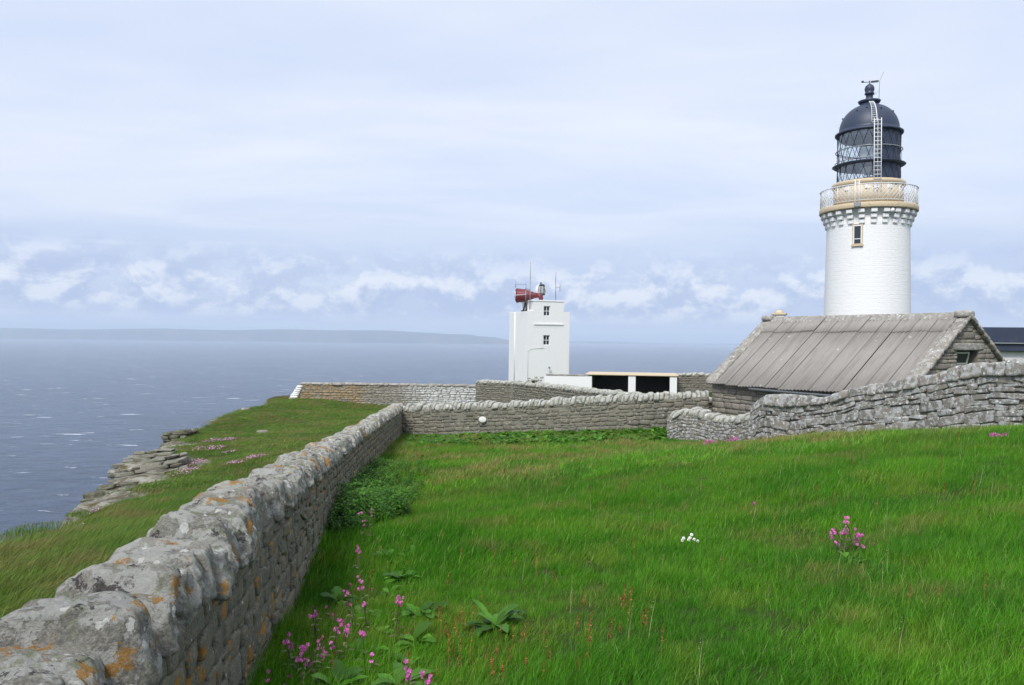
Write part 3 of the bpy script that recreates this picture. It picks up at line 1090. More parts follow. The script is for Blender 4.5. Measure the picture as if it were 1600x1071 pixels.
def tower_paint():
    m, n, b = new_mat('white_painted_stone_courses')
    tc = n.new('ShaderNodeTexCoord').outputs['Object']
    x, y, z = n.xyz(tc)
    a = n.math('MULTIPLY', n.math('ARCTAN2', x, y), 2.9)
    uv = n.comb(a, z, 0.0)
    br = n.new('ShaderNodeTexBrick')
    wob = n.noise(uv, 1.5, 3, 0.5)
    n.put(br.inputs['Vector'], n.comb(a, n.math('ADD', z, n.math('MULTIPLY', wob, 0.10)), 0.0))
    br.inputs['Scale'].default_value = 1.0
    br.inputs['Brick Width'].default_value = 0.62
    br.inputs['Row Height'].default_value = 0.27
    br.inputs['Mortar Size'].default_value = 0.018
    br.inputs['Mortar Smooth'].default_value = 1.0
    br.inputs['Color1'].default_value = (1, 1, 1, 1)
    br.inputs['Color2'].default_value = (0.6, 0.6, 0.6, 1)
    br.inputs['Mortar'].default_value = (0, 0, 0, 1)
    hb = n.math('ADD', n.xyz(br.outputs['Color'])[0], n.math('MULTIPLY', n.noise(n.comb(a, n.math('MULTIPLY', z, 3.0), 0), 3.5, 6, 0.65), 3.2))
    streak = n.step(n.noise(n.comb(n.math('MULTIPLY', a, 5), n.math('MULTIPLY', z, 0.5), 3.0), 1.0, 5, 0.6), 0.58, 0.75)
    c = n.mix(n.math('MULTIPLY', streak, 0.25), (0.82, 0.82, 0.81), (0.66, 0.66, 0.62))
    sp = n.step(n.noise(uv, 5, 4, 0.6), 0.74, 0.77)
    c = n.mix(sp, c, (0.40, 0.38, 0.33))
    n.put(b.inputs['Base Color'], c)
    b.inputs['Roughness'].default_value = 0.65
    b.inputs['Specular IOR Level'].default_value = 0.3
    n.put(b.inputs['Normal'], n.bump(hb, 0.55, 0.016))
    return m


M['tower_paint'] = tower_paint()


def lighthouse():
    ctr = P(1354, 495, 55)
    base_z = gz(ctr.x, ctr.y) - 0.2
    rz = math.atan2(-ctr.x, ctr.y)                # local -Y looks to the camera
    rt = empty('lighthouse', (ctr.x, ctr.y, base_z), -math.atan2(ctr.x, ctr.y))
    rt.scale = (0.917, 0.917, 1)      # wide of the lens axis a round tower draws wider
    tag(rt, 'tall white round lighthouse with dark domed lantern and ochre gallery', 'lighthouse')
    Z = lambda z: z - base_z
    # shaft
    prof = []
    for k in range(25):
        t = k / 24
        prof.append((3.14 - 0.28 * t ** 0.8, Z(base_z) + t * (Z(8.5))))
    mb = MB().lathe(prof, 96)
    shaft = mb.build('tower_shaft', M['tower_paint'], rt)
    # shaft behind the corbels
    MB().lathe([(2.86, Z(8.5)), (2.88, Z(8.72)), (3.05, Z(8.92))], 96).build('corbel_course', M['white_paint'], shaft)
    for k in range(24):
        a = (k + 0.5) / 24 * 2 * math.pi
        mt = Matrix.Rotation(a, 4, 'Z')
        b = MB()
        for j, (r_, zz) in enumerate(((3.00, 7.93), (3.14, 8.27), (3.30, 8.61))):
            w = 0.19 + 0.012 * j
            b.box((-w, -r_, Z(zz)), (w, -2.78, Z(zz) + 0.27), 0.05, mt, 2)
        b.build('corbel', M['white_paint'], shaft)
    # window
    az = math.asin(-0.66 / 2.9)
    mt = Matrix.Rotation(az, 4, 'Z')
    fr = MB()
    fr.box((-0.30, -2.96, Z(6.62)), (-0.22, -2.80, Z(7.84)), 0.01, mt)
    fr.box((0.22, -2.96, Z(6.62)), (0.30, -2.80, Z(7.84)), 0.01, mt)
    fr.box((-0.22, -2.96, Z(7.76)), (0.22, -2.80, Z(7.84)), 0.01, mt)
    fr.box((-0.22, -2.945, Z(6.90)), (0.22, -2.82, Z(6.95)), 0.005, mt)
    win = fr.build('window', M['white_metal'], rt)
    MB().box((-0.22, -2.915, Z(6.62)), (0.22, -2.83, Z(7.76)), 0, mt).build('pane', M['window_glass'], win)
    s_ = MB()
    s_.box((-0.36, -2.935, Z(6.60)), (-0.303, -2.80, Z(7.88)), 0.004, mt)
    s_.box((0.303, -2.935, Z(6.60)), (0.36, -2.80, Z(7.88)), 0.004, mt)
    s_.box((-0.36, -2.935, Z(7.883)), (0.36, -2.80, Z(7.93)), 0.004, mt)
    s_.build('surround', M['tan_paint'], win)
    MB().box((-0.40, -3.03, Z(6.43)), (0.40, -2.75, Z(6.60)), 0.015, mt).build('sill', M['tan_paint'], win)
    # gallery
    MB().lathe([(2.4, Z(8.93)), (3.40, Z(8.93)), (3.42, Z(8.96)), (3.42, Z(9.24)), (3.40, Z(9.27)), (2.4, Z(9.28))], 96).build('gallery_floor', M['tan_paint'], rt)
    rail = MB()
    RR = 3.34
    def pt(a, r_, z_):
        return Vector((r_ * math.sin(a), -r_ * math.cos(a), Z(z_)))
    rings = lambda r_, z_, n_=96: [pt(2 * math.pi * k / n_, r_, z_) for k in range(n_)]
    rail.tube(rings(RR + 0.03, 10.47), 0.032, 8, True)
    rail.tube(rings(RR, 9.42), 0.022, 6, True)
    NP = 24
    for k in range(NP):
        a = 2 * math.pi * (k + 0.5) / NP
        rail.tube([pt(a, RR, 9.30), pt(a, RR + 0.02, 10.47)], 0.024, 6)
    ND = 72
    for k in range(ND):
        a = 2 * math.pi * k / ND
        for s in (1, -1):
            da = s * 2 * math.pi / ND * 3.2
            rail.tube([pt(a + da * t, RR + 0.012 * s, 9.43 + 1.03 * t) for t in (0, 0.5, 1)], 0.019, 4)
    rail.build('railing', M['white_metal'], rt)
    # gate-like posts on the rail, left of centre
    g = MB()
    for da in (-0.135, -0.055):
        a = da - 0.12
        g.tube([pt(a, RR + 0.04, 9.0), pt(a, RR + 0.04, 10.75)], 0.035, 8)
    g.tube([pt(-0.255, RR + 0.04, 10.55), pt(-0.175, RR + 0.04, 10.55)], 0.03, 6)
    g.build('davit_post', M['white_metal'], rt)
    mt = Matrix.Rotation(-0.20, 4, 'Z')
    MB().box((-0.22, -3.60, Z(8.96)), (0.22, -3.425, Z(9.24)), 0.02, mt).build('junction_box', M['grey_metal'], rt)
    MB().sphere((3.2 * math.sin(0.52), -3.25 * math.cos(0.52), Z(8.72)), 0.16).build('bulkhead_lamp', M['white_metal'], rt)
    # murette
    MB().lathe([(2.42, Z(9.281)), (2.42, Z(10.66))], 96).build('lantern_base', M['tan_paint'], rt)
    MB().lathe([(2.3, Z(10.661)), (2.47, Z(10.661)), (2.56, Z(10.74)), (2.57, Z(10.90)), (2.50, Z(10.98)), (2.1, Z(10.99))], 96).build('base_cornice', M['tan_paint'], rt)
    for a in (-0.62, -0.02, 0.22, 0.62):
        MB().box((-0.16, -2.50, Z(10.30)), (0.16, -2.38, Z(10.55)), 0.02, Matrix.Rotation(a, 4, 'Z')).build('vent_hood', M['white_metal'], rt)
    # lantern: glazed to the left, dark panels to the right
    RG = 2.17
    a_dark0, a_dark1 = 0.38, 3.0
    MB().lathe([(RG, Z(10.99)), (RG, Z(14.36))], 40, None, a_dark1 - 2 * math.pi, a_dark0).build('lantern_glazing', M['lantern_glass'], rt)
    MB().lathe([(RG - 0.04, Z(10.99)), (RG - 0.04, Z(14.36))], 24, None, a_dark0, a_dark1).build('dark_panels', M['navy_paint'], rt)
    ast = MB()
    ND = 20
    rows = 4
    for k in range(ND):
        a = 2 * math.pi * k / ND
        for s in (1, -1):
            da = s * 2 * math.pi / ND
            N_ = 12
            ast.tube([pt(a + da * rows / 2 * 1.0 * t, RG + 0.015, 10.99 + 3.37 * t) for t in np.linspace(0, 1, N_)], 0.024, 4)
    ast.tube(rings(RG + 0.02, 11.02), 0.04, 6, True)
    ast.tube(rings(RG + 0.01, 12.2), 0.035, 6, True)
    ast.tube(rings(RG + 0.01, 13.25), 0.025, 6, True)
    ast.build('glazing_bars', M['navy_paint'], rt)
    MB().lathe([(2.16, Z(12.10)), (2.40, Z(12.12)), (2.55, Z(12.20)), (2.40, Z(12.26)), (2.20, Z(12.24))], 72).build('walkway_ring', M['navy_paint'], rt)
    hr_ = MB().tube(rings(2.30, 13.2), 0.032, 8, True)
    for k in range(12):
        a = 2 * math.pi * (k + 0.3) / 12
        hr_.tube([pt(a, 2.1, 13.12), pt(a, 2.30, 13.2)], 0.02, 6)
    hr_.build('hand_rail', M['grey_metal'], rt)
    MB().tube(rings(2.33, 12.42)[60:] + rings(2.33, 12.42)[:4], 0.028, 6).build('grab_rail', M['grey_metal'], rt)
    # lens and interior
    lens = MB().lathe([(0.25, Z(11.6)), (0.50, Z(11.8)), (0.58, Z(12.3)), (0.58, Z(12.9)), (0.48, Z(13.3)), (0.25, Z(13.5))], 32)
    lens.build('lens', simple('lens_glass', (0.72, 0.80, 0.80), 0.12, var=0.3, vscale=5, spec=0.8), rt)
    MB().lathe([(0.5, Z(11.0)), (0.5, Z(11.3)), (0.35, Z(11.45))], 24).build('lens_pedestal', M['grey_metal'], rt)
    cu_ = MB()
    cu_.lathe([(1.9, Z(12.35)), (1.9, Z(13.2))], 10, None, -0.36, 0.30)
    cu_.build('blind', simple('grey_blind', (0.30, 0.34, 0.40), 0.7), rt)
    MB().lathe([(2.0, Z(14.0)), (2.02, Z(14.3))], 48).build('upper_lining', simple('lantern_lining', (0.16, 0.20, 0.25), 0.6), rt)
    MB().lathe([(0.05, Z(10.985)), (2.12, Z(10.995))], 48).build('lantern_floor', M['grey_metal'], rt)
    # dome
    prof = [(2.2, Z(14.30)), (2.36, Z(14.32)), (2.38, Z(14.42)), (2.24, Z(14.50)), (2.10, Z(14.56))]
    for k in range(1, 15):
        t = k / 15 * (math.pi / 2) * 0.80
        prof.append((2.10 * math.cos(t) ** 0.92, Z(14.56 + 1.86 * math.sin(t))))
    prof += [(0.66, Z(16.36)), (0.64, Z(16.44))]
    MB().lathe(prof, 72).build('dome', M['navy_paint'], rt)
    MB().lathe([(0.60, Z(16.42)), (0.76, Z(16.56)), (0.80, Z(16.66)), (0.62, Z(16.70)), (0.30, Z(16.74)), (0.25, Z(16.80)), (0.24, Z(17.10)), (0.33, Z(17.12)), (0.35, Z(17.2)), (0.28, Z(17.24)),
                (0.33, Z(17.38)), (0.35, Z(17.52)), (0.28, Z(17.70)), (0.14, Z(17.80)), (0.06, Z(17.86))], 32).build('ventilator', M['navy_paint'], rt)
    for a, tt in ((-1.35, 0.52), (-0.5, 0.68), (-0.1, 0.78), (0.5, 0.7), (1.15, 0.62), (2.2, 0.55), (3.4, 0.6), (4.3, 0.5)):
        t = tt
        rr_ = 2.10 * math.cos(t) ** 0.92
        MB().sphere(pt(a, rr_ + 0.03, 14.56 + 1.86 * math.sin(t) + 0.03), 0.06, (1, 1, 1), 8, 6).build('dome_bolt', M['navy_paint'], rt)
    vn = MB()
    vn.tube([(0, 0, Z(17.8)), (0, 0, Z(18.08))], 0.03, 8)
    vn.tube([(-0.5, -0.1, Z(17.98)), (0.2, 0.05, Z(17.98))], 0.025, 8)
    vn.box((0.10, 0.0, Z(17.91)), (0.62, 0.03, Z(18.05)), 0.0)
    vn.sphere((-0.48, -0.1, Z(18.02)), 0.10, (1, 0.5, 0.8))
    vn.build('wind_vane', M['dark_metal'], rt)
    an = MB()
    an.tube([(0.65, -0.1, Z(16.6)), (0.68, -0.1, Z(17.95)), (0.95, -0.1, Z(18.55))], 0.018, 6)
    an.tube([(0.25, -0.1, Z(17.0)), (0.66, -0.1, Z(17.3))], 0.012, 6)
    an.build('lightning_rod', M['grey_metal'], rt)
    # ladders
    a_l = 0.235
    ld = MB()
    mt = Matrix.Rotation(a_l, 4, 'Z')
    for sx in (-0.24, 0.0, 0.24):
        ld.tube([mt @ Vector((sx, -2.62, Z(10.2))), mt @ Vector((sx, -2.50, Z(14.9)))], 0.030 if sx else 0.018, 6)
    for k in range(17):
        t = (k + 0.5) / 17
        y_ = -2.62 + 0.12 * t
        ld.tube([mt @ Vector((-0.24, y_, Z(10.2 + 4.7 * t))), mt @ Vector((0.24, y_, Z(10.2 + 4.7 * t)))], 0.022, 6)
    ld.build('ladder', M['white_metal'], rt)
    dl = MB()
    for sx in (-0.0, -0.36):
        pts = []
        for k in range(14):
            t = (0.02 + k / 13 * 0.93) * (math.pi / 2) * 0.82
            rr_ = 2.10 * math.cos(t) ** 0.92 + 0.14
            p = mt @ Vector((sx * (1 - 0.3 * k / 13), -rr_, Z(14.66 + 1.86 * math.sin(t))))
            pts.append(p)
        dl.tube(pts, 0.035 if sx == 0 else 0.018, 6)
        if sx == 0:
            A_ = pts
        else:
            for k in range(0, 14):
                dl.tube([A_[k], pts[k]], 0.018, 4)
    dl.build('dome_ladder', M['white_metal'], rt)
    return rt


lighthouse()

# ------------------------------------------------------------------ fog signal tower
def sash_window(parent, x0, z0, w, h, y, name='window'):
    """four-pane window in the plane y (front = -y)"""
    m = MB()
    t = 0.05
    m.box((x0, y - 0.02, z0), (x0 + t, y + 0.10, z0 + h), 0.004)
    m.box((x0 + w - t, y - 0.02, z0), (x0 + w, y + 0.10, z0 + h), 0.004)
    m.box((x0 + t, y - 0.02, z0 + h - t), (x0 + w - t, y + 0.10, z0 + h), 0.004)
    m.box((x0 + t, y - 0.02, z0), (x0 + w - t, y + 0.10, z0 + t), 0.004)
    m.box((x0 + t, y - 0.012, z0 + h / 2 - 0.025), (x0 + w - t, y + 0.08, z0 + h / 2 + 0.025), 0.003)
    m.box((x0 + w / 2 - 0.02, y - 0.006, z0 + t), (x0 + w / 2 + 0.02, y + 0.08, z0 + h - t), 0.0)
    wn = m.build(name, M['white_metal'], parent)
    MB().box((x0 + t, y + 0.03, z0 + t), (x0 + w - t, y + 0.06, z0 + h - t)).build('pane', M['window_glass'], wn)
    MB().box((x0 - 0.05, y - 0.07, z0 - 0.13), (x0 + w + 0.05, y + 0.05, z0 - 0.003), 0.01).build('sill', M['white_paint'], wn)
    return wn


def wall_holes(mb, x0, x1, z0, z1, y0, y1, holes):
    """front wall with rectangular holes given as (hx0,hx1,hz0,hz1) ordered bottom to top in one column"""
    hx0 = min(h[0] for h in holes)
    hx1 = max(h[1] for h in holes)
    mb.box((x0, y0, z0), (hx0, y1, z1))
    mb.box((hx1, y0, z0), (x1, y1, z1))
    zz = z0
    for h in sorted(holes, key=lambda q: q[2]):
        mb.box((hx0, y0, zz), (hx1, y1, h[2]))
        zz = h[3]
    mb.box((hx0, y0, zz), (hx1, y1, z1))


def fog_tower():
    c = P(822.5, 590, 68)
    zb = gz(c.x + 2, c.y + 2) - 0.2
    rt = empty('fog_signal_tower', (c.x, c.y, zb), R(20))
    tag(rt, 'white square tower with stepped top and two small four-pane windows', 'tower')
    Z = lambda py, d=68.6: (531.7 - py) * d / F - zb
    L, D = 3.95, 4.5
    zt, zu = Z(487), Z(471.5)
    wx0 = 1.52
    ww, wh = 0.60, 0.86
    w1z, w2z = Z(539.5), Z(494)
    m = MB()
    m.box((0, 0.25, 0), (L, D, zt), 0.03)
    wall_holes(m, 0.0, L, 0, Z(512), 0.0, 0.249, [(wx0, wx0 + ww, w1z, w1z + wh)])
    m.box((0, 0, Z(512)), (0.55, 0.249, zt))
    m.box((3.38, 0, Z(512)), (L, 0.249, zt))
    m.build('wall', M['stained_white'], rt)
    m = MB()
    wall_holes(m, 0.553, 3.377, Z(512) + 0.003, zu, -0.004, 0.247, [(wx0, wx0 + ww, w2z, w2z + wh)])
    m.box((0.553, 0.252, zt + 0.003), (3.377, 2.9, zu - 0.002))
    m.build('upper_block', M['stained_white'], rt)
    MB().box((0.48, -0.05, zu), (3.45, 2.97, zu + 0.12), 0.02).build('parapet', M['stained_white'], rt)
    MB().box((0.62, -0.07, Z(508)), (3.33, -0.006, Z(505.5)), 0.01).build('ledge', M['stained_white'], rt)
    # recesses so the panes sit back in the wall
    sash_window(rt, wx0, w1z, ww, wh, 0.10)
    sash_window(rt, wx0, w2z, ww, wh, 0.10)
    # pipe work
    pm = simple('pale_cable', (0.66, 0.66, 0.64), 0.6)
    MB().tube([(0.10, -0.03, 0.2), (0.10, -0.03, Z(549)), (0.35, -0.03, Z(545)), (1.6, -0.03, Z(544))], 0.014, 6).build('cable', pm, rt)
    MB().tube([(-0.04, 2.9, 0.0), (-0.04, 2.9, zt)], 0.05, 8).build('downpipe', M['white_metal'], rt)
    s = MB()
    s.tube([(2.0, -0.25, Z(600)), (2.0, -0.25, Z(574))], 0.02, 6)
    s.box((1.92, -0.3, Z(576)), (2.08, -0.22, Z(573)))
    s.build('stop_tap', M['grey_metal'], rt)
    # ---- horn: a thing that rests on the roof
    hc = P(822, 463, 69.5)
    ho = empty('fog_horn', (hc.x, hc.y, hc.z), R(-24))
    tag(ho, 'dark red trumpet fog horn lying on the white tower roof', 'fog horn')
    mt = Matrix.Translation((1.15, 0, 0.05)) @ Matrix.Rotation(R(-90), 4, 'Y') @ Matrix.Rotation(R(4), 4, 'X')
    prof = [(0.14, -0.02), (0.20, 0.0), (0.24, 0.3), (0.34, 0.6), (0.46, 0.95), (0.55, 1.3), (0.59, 1.6), (0.61, 1.88), (0.64, 1.9), (0.64, 1.95), (0.55, 1.95), (0.50, 1.7), (0.3, 1.0), (0.12, 0.3)]
    MB().lathe(prof, 32, mt).build('bell', M['red_paint'], ho)
    MB().tube([(1.10, 0, 0.05), (1.22, 0, 0.03), (1.34, 0, -0.06), (1.40, 0, -0.22), (1.40, 0, -0.75)], 0.21, 14).build('throat', M['red_paint'], ho)
    b = MB()
    b.tube([(-0.05, 0, -0.50), (-0.30, 0.1, -1.30)], 0.07, 6)
    b.tube([(-0.05, 0, -0.50), (0.05, 0.1, -1.30)], 0.06, 6)
    b.box((-0.42, -0.15, -1.34), (-0.1, 0.35, -1.22))
    b.build('support', M['dark_metal'], ho)
    MB().tube([(0.1 + 0.30 * math.cos(t), -0.1, 0.42 + 0.20 * math.sin(t)) for t in np.linspace(0.1, 3.0, 9)], 0.03, 6).build('lifting_bar', M['red_paint'], ho)
    # ---- back-up beacon lamp
    lc_ = P(846.5, 455, 70)
    lo = empty('beacon_lamp', (lc_.x, lc_.y, lc_.z - 0.55), R(10))
    tag(lo, 'small caged beacon lamp with round white backing behind the red horn', 'beacon')
    MB().lathe([(0.02, 0), (0.48, 0.0), (0.52, 0.03), (0.48, 0.06), (0.02, 0.06)], 32, Matrix.Translation((0.02, 0.45, 0.65)) @ Matrix.Rotation(R(90), 4, 'X')).build('backing_disc', M['stained_white'], lo)
    MB().lathe([(0.19, 0.28), (0.21, 0.4), (0.21, 0.9), (0.19, 1.0)], 20).build('lens', simple('beacon_lens', (0.45, 0.50, 0.52), 0.15, spec=0.8), lo)
    cg = MB()
    for k in range(6):
        a = k * math.pi / 3
        cg.tube([(0.27 * math.cos(a), 0.27 * math.sin(a), 0.22), (0.29 * math.cos(a), 0.29 * math.sin(a), 0.6), (0.25 * math.cos(a), 0.25 * math.sin(a), 1.04)], 0.03, 6)
    cg.lathe([(0.30, 0.18), (0.30, 0.27), (0.20, 0.30)], 16)
    cg.lathe([(0.24, 1.0), (0.26, 1.04), (0.20, 1.12), (0.06, 1.16)], 16)
    cg.tube([(-0.08, 0, 1.1), (-0.08, 0, 1.32)], 0.06, 8)
    cg.build('cage', M['dark_metal'], lo)
    MB().tube([(0, 0, -0.62), (0, 0, 0.20)], 0.12, 10).build('stand', M['grey_metal'], lo)
    # ---- aerials
    def aerial(px, top, bot, d, label, arms=()):
        q0, q1 = P(px, bot, d), P(px, top, d)
        e = empty('aerial', q0)
        tag(e, label, 'aerial')
        h = q1.z - q0.z
        a = MB()
        a.tube([(0, 0, 0), (0, 0, h * 0.65)], 0.038, 6)
        a.tube([(0, 0, h * 0.65), (0, 0, h)], 0.022, 6)
        a.build('mast', M['grey_metal'], e)
        for dx, zz, hl in arms:
            b_ = MB()
            b_.tube([(0, 0, h * zz), (dx, 0, h * zz)], 0.022, 6)
            b_.tube([(dx, 0, h * zz - hl), (dx, 0, h * zz + hl)], 0.024, 6)
            b_.build('dipole_arm', M['grey_metal'], e)
    aerial(828, 410, 484, 68.2, 'tallest thin aerial in front of the red horn')
    aerial(868, 425, 471, 69.5, 'aerial with a short side arm standing beyond the beacon lamp', [(0.38, 0.47, 0.33)])
    aerial(821.5, 443, 474, 68.0, 'short aerial with a crossbar reaching over the mouth of the red horn', [(-0.88, 0.95, 0.30)])
    wb = MB()
    a_ = P(805, 461, 67.9)
    wb.tube([P(805, 455, 67.9) - a_, P(805, 468, 67.9) - a_], 0.03, 6)
    wb.tube([P(805, 461.5, 67.9) - a_, P(822, 460.5, 67.9) - a_], 0.025, 6)
    o = wb.build('aerial', M['white_metal'])
    o.location = a_
    tag(o, 'white cross shaped aerial in front of the red horn', 'aerial')


fog_tower()


# ------------------------------------------------------------------ open-fronted store
def store():
    a = P(851, 590, 58)
    b = P(1058, 586, 56.5)
    ang = math.atan2(b.y - a.y, b.x - a.x)
    L = math.hypot(b.x - a.x, b.y - a.y)
    zb = gz((a.x + b.x) / 2, 57) - 0.4
    rt = empty('open_store', (a.x, a.y, zb), ang)
    tag(rt, 'low white store with two dark open bays under an ochre edged flat roof', 'store')
    Z = lambda py: P(950, py, 57).z - zb
    X = lambda px: L * (px - 851) / (1058 - 851)
    zt = Z(587)
    m = MB()
    m.box((X(851), 0, 0), (X(926), 0.3, zt - 0.10))
    m.box((X(926) - 0.3, 0.303, 0), (X(926), 4.0, zt - 0.002))
    m.box((X(926) + 0.003, 3.7, 0), (L, 4.0, zt - 0.002))
    m.build('rear_wall', M['stained_white'], rt)
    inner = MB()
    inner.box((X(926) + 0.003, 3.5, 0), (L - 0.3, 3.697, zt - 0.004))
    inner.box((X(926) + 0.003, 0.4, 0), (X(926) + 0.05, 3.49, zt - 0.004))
    inner.build('inner_lining', simple('dark_bay_lining', (0.09, 0.09, 0.095), 0.9, var=0.4, vscale=3), rt)  # inner faces coloured dark to give the bays a dark interior
    for x0, x1 in ((983, 994.5), (1047, 1058)):
        MB().box((X(x0), 0.0, 0), (X(x1), 0.45, zt - 0.003), 0.015).build('pillar', M['stained_white'], rt)
    MB().box((L - 0.3, 0.453, 0), (L, 3.69, zt - 0.004)).build('side_wall', M['stained_white'], rt)
    MB().box((X(916), -0.08, zt), (L + 0.1, 4.1, zt + 0.09), 0.02).build('roof_edge', M['tan_paint'], rt)
    MB().box((X(853), -0.03, zt - 0.098), (X(915.5), 0.36, zt + 0.02), 0.02).build('wall_cope', M['skew_stone'], rt)
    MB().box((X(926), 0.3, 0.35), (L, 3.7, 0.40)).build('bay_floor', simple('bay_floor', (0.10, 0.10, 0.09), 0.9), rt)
    # loose stones on the ground wall beside the tower
    r_ = empty('rubble_heap', P(835, 596, 60))
    tag(r_, 'little heap of grey stones at the foot of the white tower', 'stones')
    bl = []
    for k in range(16):
        c0 = np.array([[rng.uniform(-0.75, 0.6), rng.uniform(-0.2, 0.2), rng.uniform(-0.15, 0.22)]])
        s_ = rng.uniform(0.15, 0.34)
        bl.append(stone_block(corners(c0, c0 + [s_, s_, s_ * 0.6], (0.06, 0.06, 0.04)), 3, 4, (0.02,), (5,), 0))
    stone_obj('loose_stones', bl, M['cope_far'], r_)


store()


# ------------------------------------------------------------------ byre with corrugated roof
def corrugated_mat():
    m, n, b = new_mat('weathered_fibre_cement')
    tc = n.new('ShaderNodeTexCoord').outputs['Object']
    x, y, z = n.xyz(tc)
    c = n.mix(n.noise(tc, 1.3, 5, 0.6), (0.26, 0.24, 0.22), (0.35, 0.33, 0.305))
    c = n.mix(n.math('MULTIPLY', n.step(n.noise(n.mapping(tc, (6, 0.6, 0.6)), 1.0, 5, 0.6), 0.45, 0.7), 0.4), c, (0.16, 0.145, 0.13))
    v = n.vor(tc, 2.6)
    cr_ = n.xyz(n.vor(tc, 2.6, out='Color'))[0]
    wh = n.math('SUBTRACT', 1.0, n.step(v, n.math('MULTIPLY', cr_, 0.10), n.math('ADD', n.math('MULTIPLY', cr_, 0.10), 0.03)))
    c = n.mix(n.math('MULTIPLY', wh, 0.8), c, (0.52, 0.51, 0.48))
    dk = n.step(n.noise(tc, 9, 5, 0.7), 0.64, 0.70)
    c = n.mix(n.math('MULTIPLY', dk, 0.6), c, (0.09, 0.085, 0.075))
    n.put(b.inputs['Base Color'], c)
    b.inputs['Roughness'].default_value = 0.9
    b.inputs['Specular IOR Level'].default_value = 0.15
    n.put(b.inputs['Normal'], n.bump(n.noise(tc, 60, 4, 0.6), 0.4, 0.01))
    return m


